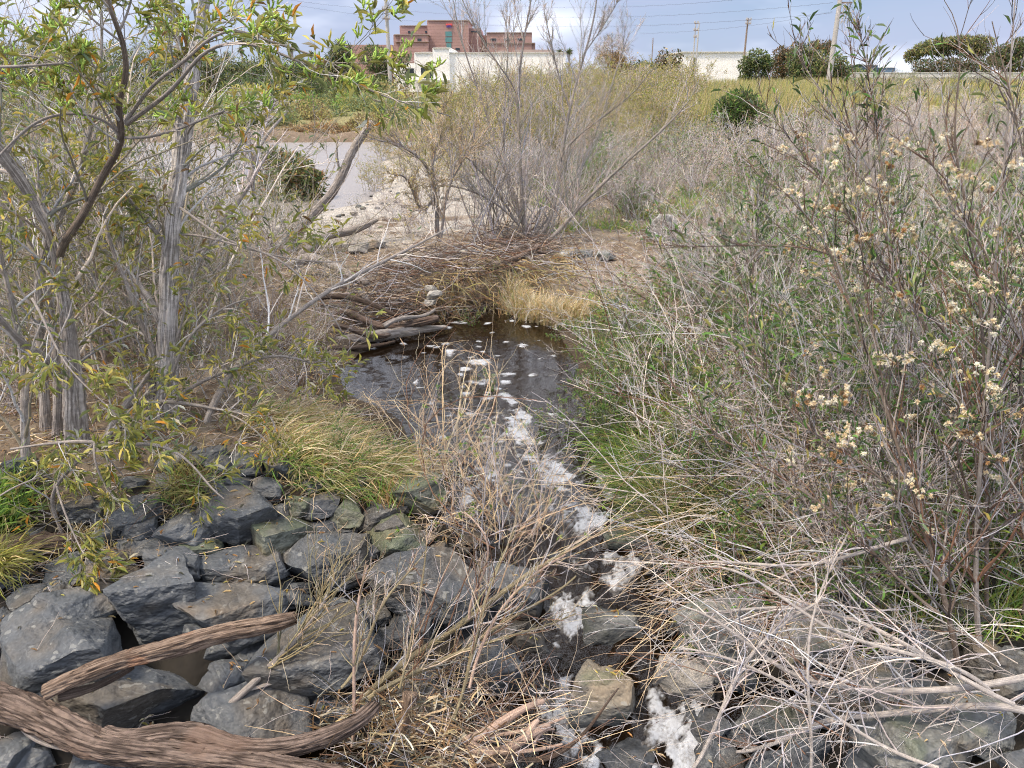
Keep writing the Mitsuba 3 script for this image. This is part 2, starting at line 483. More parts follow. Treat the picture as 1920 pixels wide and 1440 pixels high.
def ground_fn(p, n, uv):
    a = F3(p.x * .9, p.y * .9, 0, 4)
    b = F3(p.x * 7, p.y * 7, 3.0, 4)
    c = N3(p.x * 60, p.y * 60, p.z * 60)
    soil = mix((.075, .058, .044), (.17, .135, .10), b * 1.1)
    soil = soil * (.7 + .6 * c)
    litter = mix((.15, .125, .095), (.26, .23, .19), c)
    col = mix(soil, litter, smoothstep(.45, .65, b * .6 + a * .5) * .6)
    wet = smoothstep(.20, .04, p.z + (b - .5) * .12) * smoothstep(11.0, 10.0, p.y)          # wet soil at the water line, its dark also paints the undercut's shade
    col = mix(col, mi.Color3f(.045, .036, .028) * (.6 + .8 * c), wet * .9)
    # pale sand and gravel bar beside the river
    e = p.x - (-4.9) + (a - .5) * 3
    bar = smoothstep(-4.0, -1.2, e) * smoothstep(7.0, 3.6, e + (b - .5) * 1.6) * smoothstep(11.6, 13.2, p.y + (a - .5) * 3) * smoothstep(34, 25, p.y)
    col = mix(col, mix((.17, .16, .145), (.37, .355, .33), b) * (.66 + .6 * c), bar * smoothstep(.30, .52, a + .3 * b))
    # brown mud of the far bank, green flats beyond
    mud = smoothstep(34, 36, p.y) * smoothstep(41, 38.5, p.y) * smoothstep(2, -3, p.x)
    col = mix(col, mix((.10, .078, .058), (.19, .15, .115), b), mud)
    flat = smoothstep(38.5, 43, p.y)
    col = mix(col, mix((.10, .12, .045), (.24, .21, .11), F3(p.x * .3, p.y * .3, 0, 4)), flat * .8)
    # wet stone and silt between the boulders, darkened further to paint the gap shade
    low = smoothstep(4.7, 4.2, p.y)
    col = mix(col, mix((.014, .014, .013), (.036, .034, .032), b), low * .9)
    return dr.clip(col, .01, .8)


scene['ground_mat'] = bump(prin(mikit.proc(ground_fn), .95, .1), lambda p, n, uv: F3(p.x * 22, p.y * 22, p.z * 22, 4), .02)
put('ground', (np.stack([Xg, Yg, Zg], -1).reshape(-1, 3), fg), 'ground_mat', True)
tag('ground', 'brown earth and leaf litter of the creek bank and flood plain', kind='structure')


def water_fn(p, n, uv):
    return mix((.012, .007, .0035), (.026, .015, .007), F3(p.x * 2, p.y * 2, 0, 3))


scene['pool_mat'] = two({'type': 'roughplastic', 'diffuse_reflectance': mikit.proc(water_fn), 'int_ior': 1.5, 'alpha': .008, 'nonlinear': True})
scene['river_mat'] = two({'type': 'roughplastic', 'diffuse_reflectance': {'type': 'rgb', 'value': [.43, .405, .39]}, 'int_ior': 1.34, 'alpha': .15, 'nonlinear': True})


def ripple(x, y):
    p = np.stack([x, y, 0 * x], -1)
    calm = .0024 * (meshkit.fbm(p * [7, 9, 1], 3, 21) - .5) + .0018 * (meshkit.noise(p * [26, 34, 1], 22) - .5)
    w = np.exp(-((x + .75) / .55) ** 2 - ((y - 5.6) / .75) ** 2)                # ripples by the left shore
    calm = calm + w * .0042 * np.sin((y * 1.0 + x * .16 + .22 * meshkit.noise(p * 3.2, 5)) * 62)
    run = sstep(5.6, 4.6, y)
    calm = calm + run * .010 * (meshkit.fbm(p * [13, 8, 1], 3, 31) - .5)
    fast = sstep(4.45, 4.1, y)
    return calm + fast * (.085 * (meshkit.fbm(p * [7, 5, 1], 4, 33) - .5))


Xw, Yw, fw = grid(np.arange(-4.2, 3.6, .024), np.concatenate([np.arange(1.6, 6.6, .024), np.arange(6.6, 10.4, .032)]))
Zw = wl(Yw) + ripple(Xw, Yw)
# keep only what may show: over low ground
keep = (ground(Xw, Yw) < wl(Yw) + .12)
keepf = keep.reshape(-1)[fw].any(1)
m = trimesh.Trimesh(np.stack([Xw, Yw, Zw], -1).reshape(-1, 3), fw[keepf], process=False); m.remove_unreferenced_vertices()
put('creek_water', m, 'pool_mat', True)
tag('creek_water', 'dark brown still pool running out between the boulders', kind='structure')
xr, yr, fr = grid(np.linspace(-60, 2, 150), 12.2 * (40 / 12.2) ** np.linspace(0, 1, 260))
zr = .03 + .035 * (meshkit.fbm(np.stack([xr * 1.6, yr * 2.6, 0 * xr], -1), 3, 61) - .5)
put('river_water', (np.stack([xr, yr, zr], -1).reshape(-1, 3), fr), 'river_mat', True)
tag('river_water', 'pale silty river behind the pale sand bar', kind='structure')


# foam: centre lines of the drifting foam (pixels of the photograph on the pool's surface) and single rafts
def line_mask(x, y, pts, n=40):
    s = spline(pts, n)
    d = np.full(x.shape, 9.0); wmin = np.ones(x.shape)
    for px, py, w in s:
        q = np.hypot(x - px, y - py) / max(w, .02)
        d = np.minimum(d, q)
    return 1 - d


def gp(px, py, w):
    z = 0.0
    for _ in range(8):
        p = G(px, py, z); z = float(wl(p[1]))
    return [p[0], p[1], w]


STREAM = [gp(950, 735, .08), gp(970, 785, .14), gp(995, 835, .20), gp(1030, 880, .24), gp(1070, 925, .28), gp(1105, 968, .32), gp(1150, 1010, .24), gp(1145, 1050, .13), gp(1185, 1075, .14)]
FALLS = [[gp(1160, 1065, .13), gp(1140, 1100, .12), gp(1090, 1140, .13), gp(1040, 1165, .10), gp(1025, 1190, .09)], [gp(1060, 1320, .12), gp(1050, 1350, .12), gp(1075, 1400, .13)],
         [gp(1270, 1360, .13), gp(1260, 1400, .20), gp(1290, 1440, .22)], [gp(830, 965, .10), gp(800, 985, .10), gp(775, 1000, .07)], [gp(850, 960, .10), gp(890, 920, .06), gp(915, 890, .05)],
         [gp(555, 1150, .05), gp(610, 1150, .06), gp(640, 1140, .05)], [gp(690, 1195, .07), gp(690, 1215, .06)], [gp(1120, 870, .05), gp(1160, 930, .06)]]
Xf, Yf, ff = grid(np.arange(-1.9, 1.6, .0135), np.arange(2.2, 5.3, .0135))
Xf2, Yf2, ff2 = grid(np.arange(-1.9, 1.4, .0165), np.arange(5.3, 9.8, .0165))


def foam_at(X, Y, lines, rafts, thr):
    P3 = np.stack([X, Y, 0 * X], -1)
    nz = meshkit.fbm(P3 * [9, 7, 1], 4, 71)
    wob = (meshkit.fbm(P3 * 5, 3, 77) - .5)
    Xd, Yd = X + .22 * wob, Y + .3 * (meshkit.fbm(P3 * 5 + 9, 3, 78) - .5)
    m = np.full(X.shape, -1.0)
    for L in lines:
        m = np.maximum(m, line_mask(Xd, Yd, L) * 1.15)
    m = m + (nz - .5) * 2.6
    holes = meshkit.noise(P3 * 27, 79)
    m = m - sstep(.52, .75, holes) * .55 + (meshkit.noise(P3 * 48, 80) - .5) * .55
    tr = cKDTree(np.random.default_rng(12).uniform([-2, 2], [2, 10], (26000, 2)))
    dd, _ = tr.query(np.column_stack([(X + .05 * wob).ravel(), Y.ravel()]), k=2, workers=1)
    m = m - np.clip((dd[:, 1] - dd[:, 0]) / .016, 0, 1).reshape(X.shape) * .62 + .16
    for px, py, rx, ry in rafts:
        q = 1 - np.hypot((Xd * .55 + X * .45 - px) / rx, (Yd * .55 + Y * .45 - py) / ry)
        m = np.maximum(m, q * 1.6 + (nz - .5) * 2.1 - .22 * np.clip((dd[:, 1] - dd[:, 0]) / .016, 0, 1).reshape(X.shape))
    return m - thr


RAFTS = []
for px, py, w, h in ((850, 660, 30, 14), (868, 606, 44, 8), (836, 615, 28, 10), (834, 645, 20, 7), (925, 625, 16, 6), (918, 607, 16, 6), (895, 680, 66, 16), (930, 668, 22, 6), (848, 663, 30, 12), (897, 718, 52, 14),
                     (872, 693, 26, 8), (945, 703, 34, 12), (943, 718, 26, 8), (862, 702, 20, 8), (915, 745, 20, 12), (985, 612, 18, 7), (980, 646, 16, 5), (755, 646, 22, 6), (700, 652, 16, 7), (797, 661, 12, 5), (758, 670, 12, 5),
                     (960, 603, 12, 5), (1010, 612, 10, 4), (782, 716, 12, 8), (805, 755, 14, 10), (895, 652, 14, 5), (872, 740, 26, 9), (830, 820, 20, 10), (920, 800, 18, 8), (940, 830, 22, 10), (925, 860, 16, 8),
                     (918, 870, 12, 10), (895, 882, 30, 9), (880, 905, 16, 8), (1005, 775, 18, 8)):
    p = G(px, py, 0); s = mpp(p)
    RAFTS.append((p[0], p[1], w / 2 * s * 1.15, h / 2 * s / .42 * 1.1))

_r = np.random.default_rng(4)
for k in range(70):                     # small flakes along the drift
    p = G(_r.normal(930, 75), _r.uniform(615, 940), 0); s_ = _r.uniform(.012, .035)
    RAFTS.append((p[0], p[1], s_ * 1.5, s_))


def foam_mesh(X, Y, fcs, mask):
    zz = wl(Y) + ripple(X, Y)
    P3 = np.stack([X, Y, 0 * X], -1)
    body = sstep(0, .55, mask)
    bub = .45 * meshkit.noise(P3 * 70, 81) * .5 + meshkit.noise(P3 * 36, 83)
    t = .002 + body * (.0025 + .002 * bub) * (1 + 1.2 * (Y < 4.4))
    z = np.where(mask > 0, zz + t, zz - .004)
    v = np.stack([X, Y, z], -1).reshape(-1, 3)
    ok = (mask > 0).reshape(-1)[fcs].sum(1) >= 2
    return v, fcs[ok], np.column_stack([np.clip(mask, 0, 1).ravel(), 0 * mask.ravel()])


def foam_put(key, v, f, u):
    used, inv = np.unique(f, return_inverse=True)
    put(key, (v[used], inv.reshape(f.shape)), 'foam_mat', True, u[used])


def foam_fn(p, n, uv):
    a = F3(p.x * 75, p.y * 75, p.z * 75, 3)
    b = F3(p.x * 14 + 3, p.y * 11, 0, 4)
    thick = smoothstep(.02, .75, uv.x + (a - .5) * .35)            # a thin film lets the dark water through
    return mix((.045, .04, .036), mix((.20, .20, .205), (.41, .44, .485), smoothstep(.28, .62, b * .65 + .42 * a)), thick) * (.75 + .35 * a)


scene['foam_mat'] = prin(mikit.proc(foam_fn), .55, .3)
for X, Y, fcs, lines in ((Xf, Yf, ff, [STREAM] + FALLS), (Xf2, Yf2, ff2, [STREAM])):
    m = foam_at(X, Y, lines, RAFTS, .10)
    v, f, fu = foam_mesh(X, Y, fcs, m)
    if X is Xf:
        foam_put('stream_foam', v, f, fu)
        tag('stream_foam', 'white foam and froth trailing down the stream through the boulders', 'foam', kind='stuff')
    else:
        mm = trimesh.Trimesh(v, f, process=False)
        lab = trimesh.graph.connected_component_labels(mm.face_adjacency, node_count=len(mm.faces))
        n = np.bincount(lab)
        big = [k for k in np.argsort(-n) if n[k] > 34]
        for k in big[:60]:
            key = thing('foam_raft', 'white raft of foam drifting on the dark brown pool', 'foam', 'foam rafts drifting on the pool')
            foam_put(key, v, f[lab == k], fu)
        small = ~np.isin(lab, big[:60])
        if small.any():
            foam_put('foam_fleck', v, f[small], fu)
            tag('foam_fleck', 'tiny white flecks of foam scattered over the pool', 'foam', kind='stuff')


# ------------------------------------------------------------------ far buildings
def brick_fn(p, n, uv):
    row = dr.abs(p.z / .9 - dr.floor(p.z / .9) - .5)
    return mix((.36, .235, .22), (.29, .18, .165), smoothstep(.40, .46, row)) * (.85 + .3 * F3(p.x * .4, p.y * .4, p.z * .4, 3))


def wall_fn(p, n, uv):
    return mi.Color3f(.84, .84, .83) * (.84 + .22 * F3(p.x * .25, p.y * .25, p.z * 1.5, 4))


scene['brick_mat'] = prin(mikit.proc(brick_fn), .9, .2)
scene['white_wall_mat'] = prin(mikit.proc(wall_fn), .85, .2)
scene['dark_glass_mat'] = prin((.035, .045, .055), .15, .6)
scene['teal_glass_mat'] = prin((.10, .24, .25), .2, .6)
scene['blue_glass_mat'] = prin((.13, .20, .30), .25, .6)
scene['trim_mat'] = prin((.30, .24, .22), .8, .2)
scene['concrete_mat'] = prin(mikit.proc(lambda p, n, uv: mi.Color3f(.60, .60, .57) * (.75 + .4 * F3(p.x * .8, p.y * .8, p.z * 3, 4))), .9, .2)
scene['pole_mat'] = prin((.42, .41, .40), .7, .3)
scene['pole_wood_mat'] = prin((.24, .19, .16), .9, .1)
scene['wire_mat'] = prin((.10, .10, .12), .6, .3)
scene['sign_red_mat'] = prin((.62, .10, .10), .6, .3)
scene['sign_blue_mat'] = prin((.09, .06, .34), .6, .3)


def pxbox(x0, x1, top, bottom, Y, deep):
    """A block whose front face (at distance Y) spans these pixels."""
    a, b = A(x0, (top + bottom) / 2, Y), A(x1, (top + bottom) / 2, Y)
    return box(a[0], b[0], Y, Y + deep, A(960, bottom, Y)[2], A(960, top, Y)[2])


def pieces(root, name, bs, mat):
    for b in bs:
        part(root, name, b, mat)


bb = thing('brick_office', 'stepped red brick office building with a red and blue sign, beyond the white building', 'building')
pieces(bb, 'wall', [pxbox(803, 879, 38, 170, 262, 26), pxbox(752, 802.6, 48, 170, 266, 30), pxbox(740, 751.6, 65, 170, 258, 30), pxbox(751.7, 803, 65, 170, 257.5, 4), pxbox(879.4, 902, 53, 170, 266, 24),
                    pxbox(902.4, 912, 66, 170, 268, 20), pxbox(912.4, 997, 61, 170, 263, 28), pxbox(997.4, 1003, 80, 170, 264, 26), pxbox(652, 737, 84, 170, 300, 24)], 'brick_mat')
pieces(bb, 'cornice', [pxbox(802.4, 879.6, 37.4, 39.2, 261.7, 27), pxbox(751.6, 802, 47.4, 49, 265.7, 31), pxbox(911.8, 997.6, 60.3, 62, 262.7, 29), pxbox(739, 803.2, 64, 66, 257.2, 5)], 'trim_mat')
pieces(bb, 'band', [pxbox(913, 1003.6, 80, 81.5, 262.6, 3), pxbox(741, 803, 77.6, 78.8, 257.1, 3)], 'trim_mat')
pieces(bb, 'window', [pxbox(835, 847, 59, 68, 261.8, 1), pxbox(835, 847, 70, 79, 261.8, 1), pxbox(837, 846, 81, 90, 261.8, 1)], 'teal_glass_mat')
pieces(bb, 'window', [pxbox(782.5, 790, 72, 77, 257.3, 1), pxbox(752.5, 756, 73, 77, 257.3, 1), pxbox(765, 769, 58, 62, 265.8, 1), pxbox(797, 802, 58, 62, 265.8, 1), pxbox(883, 900, 58, 60.5, 265.8, 1),
                      pxbox(920, 930, 72, 76, 262.8, 1), pxbox(945, 955, 72, 76, 262.8, 1), pxbox(970, 980, 72, 76, 262.8, 1), pxbox(854, 862, 90, 94, 261.8, 1)], 'dark_glass_mat')
sg = part(bb, 'sign', pxbox(836, 848, 44.2, 47.6, 261.6, .3), 'sign_red_mat')
tm = meshkit.text_mesh('APL', 0.72, .12, True)
w = A(847.5, 50, 261)[0] - A(836.8, 50, 261)[0]
tm.apply_scale([w / tm.extents[0], 1, 1]); tm.apply_transform(trimesh.transformations.rotation_matrix(math.pi / 2, [1, 0, 0]))
tm.apply_translation(V(A(836.8, 50, 261.5)[0] - tm.bounds[0][0], 261.5, A(840, 52.2, 261.5)[2] - tm.bounds[0][2]))
put(num(sg + '__lettering'), tm, 'sign_blue_mat')

wb = thing('white_warehouse', 'long white flat roofed industrial building in front of the brick office', 'building')
pieces(wb, 'wall', [pxbox(778, 812, 99, 180, 150, 22), pxbox(812.3, 843, 90, 180, 149.4, 20), pxbox(843.3, 1060, 99, 180, 150, 22)], 'white_wall_mat')
pieces(wb, 'annex', [pxbox(738, 777.6, 118, 180, 152, 9)], 'white_wall_mat')
pieces(wb, 'parapet', [pxbox(777.6, 812.6, 98, 100, 149.8, 22.4), pxbox(811.8, 843.6, 89, 91, 149.2, 20.4), pxbox(842.8, 1060.4, 98, 100, 149.8, 22.4)], 'concrete_mat')
pieces(wb, 'roof_unit', [pxbox(965, 1034, 93, 98.4, 158, 6), pxbox(775 + 14, 806, 96.5, 98.4, 158, 6), pxbox(934, 950, 95, 98.4, 160, 3)], 'trim_mat')
for b in ([789.5, 800, 127, 147, ], [801, 812, 127, 147]):
    k = part(wb, 'window', pxbox(b[0], b[1], b[2], b[3], 149.9, .5), 'dark_glass_mat')
    put(num(k + '__frame'), pxbox(b[0] - .4, b[1] + .4, b[3] + .05, b[3] + 1.2, 149.7, .7), 'white_wall_mat')
pieces(wb, 'window', [pxbox(760, 776, 128, 140, 151.9, .5)], 'dark_glass_mat')
pieces(wb, 'ledge', [pxbox(779, 843, 150, 153, 148.6, 1.3)], 'concrete_mat')
w2 = thing('white_shed', 'low white building with a dark doorway under the small distant poles', 'building')
pieces(w2, 'wall', [pxbox(1279, 1400, 98, 170, 175, 25)], 'white_wall_mat')
pieces(w2, 'door', [pxbox(1298, 1305, 108, 132, 174.9, .5)], 'dark_glass_mat')
pieces(w2, 'roof', [pxbox(1278, 1401, 96.6, 98.4, 174.6, 26)], 'concrete_mat')
bo = thing('glass_office', 'distant blue glass office building of two heights above the road parapet', 'building')
pieces(bo, 'wall', [pxbox(1598, 1645, 122, 140, 600, 40), pxbox(1645.2, 1678, 127, 140, 602, 40)], 'blue_glass_mat')
for t_ in (124.2, 128.0, 131.8):
    pieces(bo, 'window_band', [pxbox(1598.5, 1644.5, t_, t_ + 1.4, 599.6, 2)], 'dark_glass_mat')
pieces(bo, 'roof_plate', [pxbox(1597.5, 1645.4, 121.2, 122.2, 599.4, 41), pxbox(1645.6, 1678.4, 126.2, 127.2, 601.4, 41)], 'concrete_mat')

# road parapet on the far right
pr = thing('road_parapet', 'long pale concrete road parapet crossing the far right of the field', 'parapet')
x0, x1 = A(1590, 140, 130)[0], A(2040, 140, 130)[0]
for k in range(9):
    a, b = x0 + (x1 - x0) * k / 9 + .03, x0 + (x1 - x0) * (k + 1) / 9 - .03
    part(pr, 'panel', box(a, b, 0, .35, A(960, 145.2, 130)[2], A(960, 136.8, 130)[2], .0, (0, 130, .0)), 'concrete_mat')
part(pr, 'rail', box(x0, x1, -.08, .45, A(960, 137.0, 130)[2] + .004, A(960, 135.6, 130)[2], 0, (0, 130, 0)), 'concrete_mat')
part(pr, 'deck', box(x0 - 1, x1, .35, 9, A(960, 150, 130)[2], A(960, 146, 130)[2], 0, (0, 130, 0)), 'concrete_mat')
part(pr, 'shade_beam', box(x0 + .5, x1, .9, 8, A(960, 156, 130)[2], A(960, 150.2, 130)[2], 0, (0, 130, 0)), 'trim_mat')  # dark colour here stands for the band of shade under the deck


# ------------------------------------------------------------------ poles and wires
rngp = np.random.default_rng(5)


def straight(p, q, r0, r1, sides=10):
    return tubes(np.array([[p, q]]), np.array([[r0, r1]]), sides, 1, rngp)


def pole(name, lab, px, top, base, Y, wpx, mat, arms=(), base_px=None):
    """px: pixel column at the foot; the pole stands upright."""
    t = thing(name, lab, 'pole')
    foot = A(px, base, Y); s = mpp(foot)
    zt = A(px, top, Y)[2]
    # an upright line keeps x: read the top's height on the vertical through the foot
    v, f, u = straight(foot - [0, 0, 3], V(foot[0], Y, zt), wpx / 2 * s * 1.1, wpx / 2 * s * .8)
    part(t, 'shaft', (v, f), mat, True)
    for row, half in arms:
        z = A(px, row, Y)[2]
        part(t, 'crossarm', box(-half * s, half * s, -.32, -.16, -.07, .07, 0, (foot[0], Y - wpx / 2 * s * .6 - .1, z)), 'pole_wood_mat')
        for k in (-.9, -.45, .45, .9):
            part(t, 'insulator', straight(V(foot[0] + k * half * s, Y - wpx / 2 * s * .6 - .34, z + .07), V(foot[0] + k * half * s, Y - wpx / 2 * s * .6 - .34, z + .42), .09, .06)[:2], 'pole_mat', True)
    return foot


f1 = pole('utility_pole', 'tall slender grey utility pole left of the brick office', 731, -70, 140, 120, 7, 'pole_mat', ((18, 7), (36, 7)))
f2 = pole('utility_pole', 'thick grey leaning looking utility pole right of the dark trees', 1557, -40, 130, 72, 9.5, 'pole_mat')
for row in (5, 24):                     # arms with hanging insulator strings, on the right side
    z = A(1557, row, 72)[2]
    part('utility_pole_001', 'crossarm', box(.1, 1.05, -.08, .08, -.06, .06, 0, (f2[0], 72, z)), 'pole_wood_mat')
    for k in range(3):
        p = V(f2[0] + .45 + .28 * k, 72 - .1 + .1 * k, z - .06)
        P, R = pathpx([(0, 0, 1, 1), (1, 1, 1, 1), (2, 2, 1, 1)], 6)
        P = p + np.linspace(0, 1, 12)[:, None] * V(-.12, 0, -.75)
        R = .03 + .045 * (np.arange(12) % 2)
        v, f, u = tubes(P[None], R[None], 8, 1, rngp)
        part('utility_pole_001', 'insulator', (v, f), 'pole_mat')
pole('utility_pole', 'thin brown wooden pole with crossarms above the white shed', 1396, 34, 100, 150, 3.6, 'pole_wood_mat', ((38, 5), (45, 5)))
pole('utility_pole', 'thin pole, right one of the pair above the shed doorway', 1306, 42, 104, 160, 2.6, 'pole_mat')
pole('utility_pole', 'thin pole with crossarms, left one of the pair above the shed doorway', 1300, 43, 104, 163, 2.2, 'pole_mat', ((44, 4), (57, 4), (70, 3)))
pole('utility_pole', 'thinnest short pole standing left of the white shed', 1221, 71, 130, 165, 2.0, 'pole_wood_mat')
WL = ['lowest wire', 'middle wire', 'upper wire']
for i, (a, m_, b) in enumerate((((731, 36, 119.5), (1110, 50, 96), (1562, 24, 72)), ((731, 18, 119.5), (1110, 33, 96), (1562, 5, 72)), ((731, -6, 119.5), (1120, 14, 96), (1563, -22, 72)), ((1200, 63, 110), (1390, 50, 90), (1560, 22, 73)))):
    k = thing('power_line', ['sagging power line between the two tall poles, second from the bottom', 'sagging power line between the two tall poles, third from the bottom', 'topmost power line between the two tall poles', 'lowest faint power line running to the right tall pole'][i], 'power line')
    P = spline([A(*a), A(*m_), A(*b)], 30)
    v, f, u = tubes(P[None], np.full((1, 30), .010), 5, 1, rngp); put(k, (v, f), 'wire_mat', True)
for i, (a, m_, b) in enumerate((((380, -24, 80), (545, 8, 100), (731, 36, 119.5)), ((420, -26, 80), (580, 5, 100), (731, 18, 119.5)))):
    k = thing('power_line', ['lower power line running left from the left pole', 'upper power line running left from the left pole'][i], 'power line')
    P = spline([A(*a), A(*m_), A(*b)], 30)
    v, f, u = tubes(P[None], np.full((1, 30), .010), 5, 1, rngp); put(k, (v, f), 'wire_mat', True)


# ------------------------------------------------------------------ far trees: trunks, limbs and crowns of many leaf sprays
def lobes_points(rng, lobes, n, rough=.35):
    """Points spread through ellipsoid lobes (cx, cy, cz, rx, ry, rz), denser at the rim, with gaps."""
    L = np.array(lobes, float)
    w = (L[:, 3] * L[:, 4] * L[:, 5]) ** .67
    k = rng.choice(len(L), n * 2, p=w / w.sum())
    d = unit(rng.normal(size=(n * 2, 3)))
    r = rng.random(n * 2) ** .36
    p = L[k, :3] + d * r[:, None] * L[k, 3:]
    s = np.median(L[:, 3:])
    g = meshkit.noise(p / s * 2.3 + 7, 3) + .5 * meshkit.noise(p / s * 5.2, 4)
    o = np.argsort(-g + rng.normal(0, .22, len(g)))[:n]
    return p[o], d[o]


def crown_tree(name, label, cat, Y, lobes_px, n, size, cols, colw, seed, trunk=None, droop=.2, group=None, depth=.8, wdt=.4, skirt=True):
    """lobes_px: (px, py, half width px, half height px) of the crown's masses, standing at distance Y."""
    rng = np.random.default_rng(seed)
    t = thing(name, label, cat, group)
    L = []
    for px, py, hw, hh in lobes_px:
        c = A(px, py, Y); s = mpp(c)
        L.append([c[0], Y + rng.uniform(-.3, .3) * hw * s, c[2], hw * s, hw * s * depth, hh * s])
    if skirt:                       # low growth down to the ground
        for l in list(L):
            zg = float(ground(l[0], l[1]))
            if l[2] - l[5] > zg + .2:
                L.append([l[0] + rng.normal(0, .2) * l[3], l[1], (l[2] - l[5] * .4 + zg) / 2, l[3] * .8, l[4] * .8, (l[2] - l[5] * .2 - zg) / 2 + .2])
        n = int(n * 1.35)
    p, d = lobes_points(rng, L, n)
    dd = unit(d * .7 + rng.normal(size=d.shape) * .7 + [0, 0, -droop])
    s = mpp(A(lobes_px[0][0], lobes_px[0][1], Y)) * size
    part(t, 'crown', *(lambda m: ((m[0], m[1]), 'leaf_mat', False, m[2]))(leaves(rng, p, dd, s * rng.uniform(.6, 1.4, n), s * wdt * rng.uniform(.7, 1.3, n), rng.choice(cols, n, p=np.array(colw) / sum(colw)), True)))
    x = np.mean([l[0] for l in L]) if trunk is None else A(trunk[0], 140, Y)[0]
    z0 = float(ground(x, Y)) - .3
    limbs = []
    for l in L:
        q = spline([[x + rng.normal(0, .1), Y, z0], [(x * .55 + l[0] * .45), Y, z0 + (l[2] - z0) * .5], [l[0], l[1], l[2] + .35 * l[5]]], 9)
        limbs.append(q)
    hh = max(l[2] for l in L) - z0
    m = Acc().add(tubes(np.array(limbs), np.linspace(1, .25, 9)[None] * np.full((len(L), 1), .028 * hh), 6, 3, rng))
    m.part(t, 'trunk', 'wood_mat', True)
    return t


D_, GG = 4, 5
crown_tree('dark_tree', 'dense dark green rounded tree left of the thick leaning pole', 'tree', 80, [(1540, 120, 42, 26), (1500, 112, 26, 24), (1508, 98, 16, 16), (1565, 130, 26, 18), (1520, 134, 40, 18)], 9000, 5.5, [4, 0, 15, 8], [5, 3, 3, 1.2], 11)
crown_tree('dark_tree', 'brown topped dry tree behind the dark rounded tree', 'tree', 88, [(1478, 118, 26, 26), (1468, 104, 18, 14), (1530, 92, 24, 14), (1553, 90, 12, 13), (1492, 90, 10, 10)], 5200, 5.5, [10, 15, 4, 14], [4, 4, 2, 1], 12, droop=-.3)
crown_tree('dark_tree', 'small green bushy tree in front of the white shed', 'tree', 92, [(1420, 112, 25, 18), (1438, 120, 18, 14), (1400, 122, 16, 12)], 4200, 5.5, [4, 0, 5, 15], [4, 3, 2, 2], 13)
crown_tree('dark_tree', 'brownish sparse tree between the bare tree and the white shed', 'tree', 110, [(1244, 112, 15, 20), (1268, 108, 12, 14), (1256, 122, 22, 12)], 1900, 5, [10, 15, 4, 7], [3, 3, 2, .7], 14)
crown_tree('dark_hedge', 'dark low hedge at the foot of the white shed wall', 'hedge', 115, [(1200, 126, 26, 12), (1226, 128, 22, 10), (1176, 132, 20, 10)], 2600, 5, [4, 15, 0], [3, 3, 2], 15)
crown_tree('bare_tree', 'round leafless pinkish grey tree right of the white building', 'tree', 100, [(1148, 95, 36, 28), (1140, 120, 30, 22), (1168, 118, 26, 22)], 4600, 7, [10, 7, 15, 2], [4, 2.4, 2, 1], 16, droop=-.5, wdt=.12)
wind = [(1712, 106, 14, 12), (1730, 92, 26, 11), (1765, 82, 30, 10), (1800, 80, 30, 12), (1835, 82, 26, 14), (1820, 96, 30, 12), (1770, 96, 20, 8)]
crown_tree('windswept_tree', 'windswept flat topped tree with a drooping left edge beyond the road parapet', 'tree', 150, wind, 11000, 5, [0, 15, 8, 10, 4], [4, 3, 2, 1.5, 3], 17, trunk=(1800, 0), skirt=False)
crown_tree('windswept_tree', 'dark windswept tree at the right edge beyond the parapet', 'tree', 152, [(1890, 100, 30, 16), (1925, 88, 34, 18), (1900, 118, 36, 16), (1870, 112, 20, 12)], 8000, 5, [4, 15, 10, 0], [4, 4, 1.5, 2], 18, skirt=False)
crown_tree('roadside_bush', 'dark rounded brush under the windswept tree', 'bush', 146, [(1740, 124, 30, 12), (1790, 122, 36, 13), (1840, 120, 36, 14)], 6000, 4.6, [15, 4, 10], [4, 3, 2], 19)
crown_tree('roadside_bush', 'small dark green bush beside the glass office', 'bush', 140, [(1605, 132, 14, 5), (1625, 134, 14, 4)], 900, 4, [4, 0], [3, 2], 20)
crown_tree('far_tree', 'distant dark tree below the left end of the brick office', 'tree', 140, [(700, 108, 30, 24), (720, 122, 22, 16), (755, 112, 14, 14)], 3800, 5, [4, 15, 0], [4, 3, 2], 21)
crown_tree('far_tree', 'dark shaggy palm like tree left of the slender pole', 'tree', 118, [(640, 92, 22, 14), (638, 108, 26, 14), (650, 130, 24, 18), (620, 128, 20, 14)], 5000, 8, [4, 15, 0, 10], [5, 4, 2, 1], 22, droop=.8, wdt=.22)
FT = [(390, 118, 34, 18), (440, 122, 34, 16), (490, 120, 36, 15), (545, 122, 36, 16), (590, 128, 30, 14), (330, 112, 40, 24), (270, 108, 44, 28), (200, 104, 46, 30), (130, 106, 50, 30), (60, 104, 50, 34), (-10, 104, 50, 34)]
for i, (px, py, hw, hh) in enumerate(FT):
    crown_tree('far_tree', 'grey green tree of the tree line across the river', 'tree', 135 + 6 * (i % 3), [(px, py, hw, hh), (px - 14, py + 16, hw * .8, hh), (px + 16, py + 12, hw * .8, hh)], 2600, 5.5, [4, 15, 5, 0, 8], [3, 3, 2, 2, .7], 30 + i, group='tree line across the river')
rng = np.random.default_rng(77)
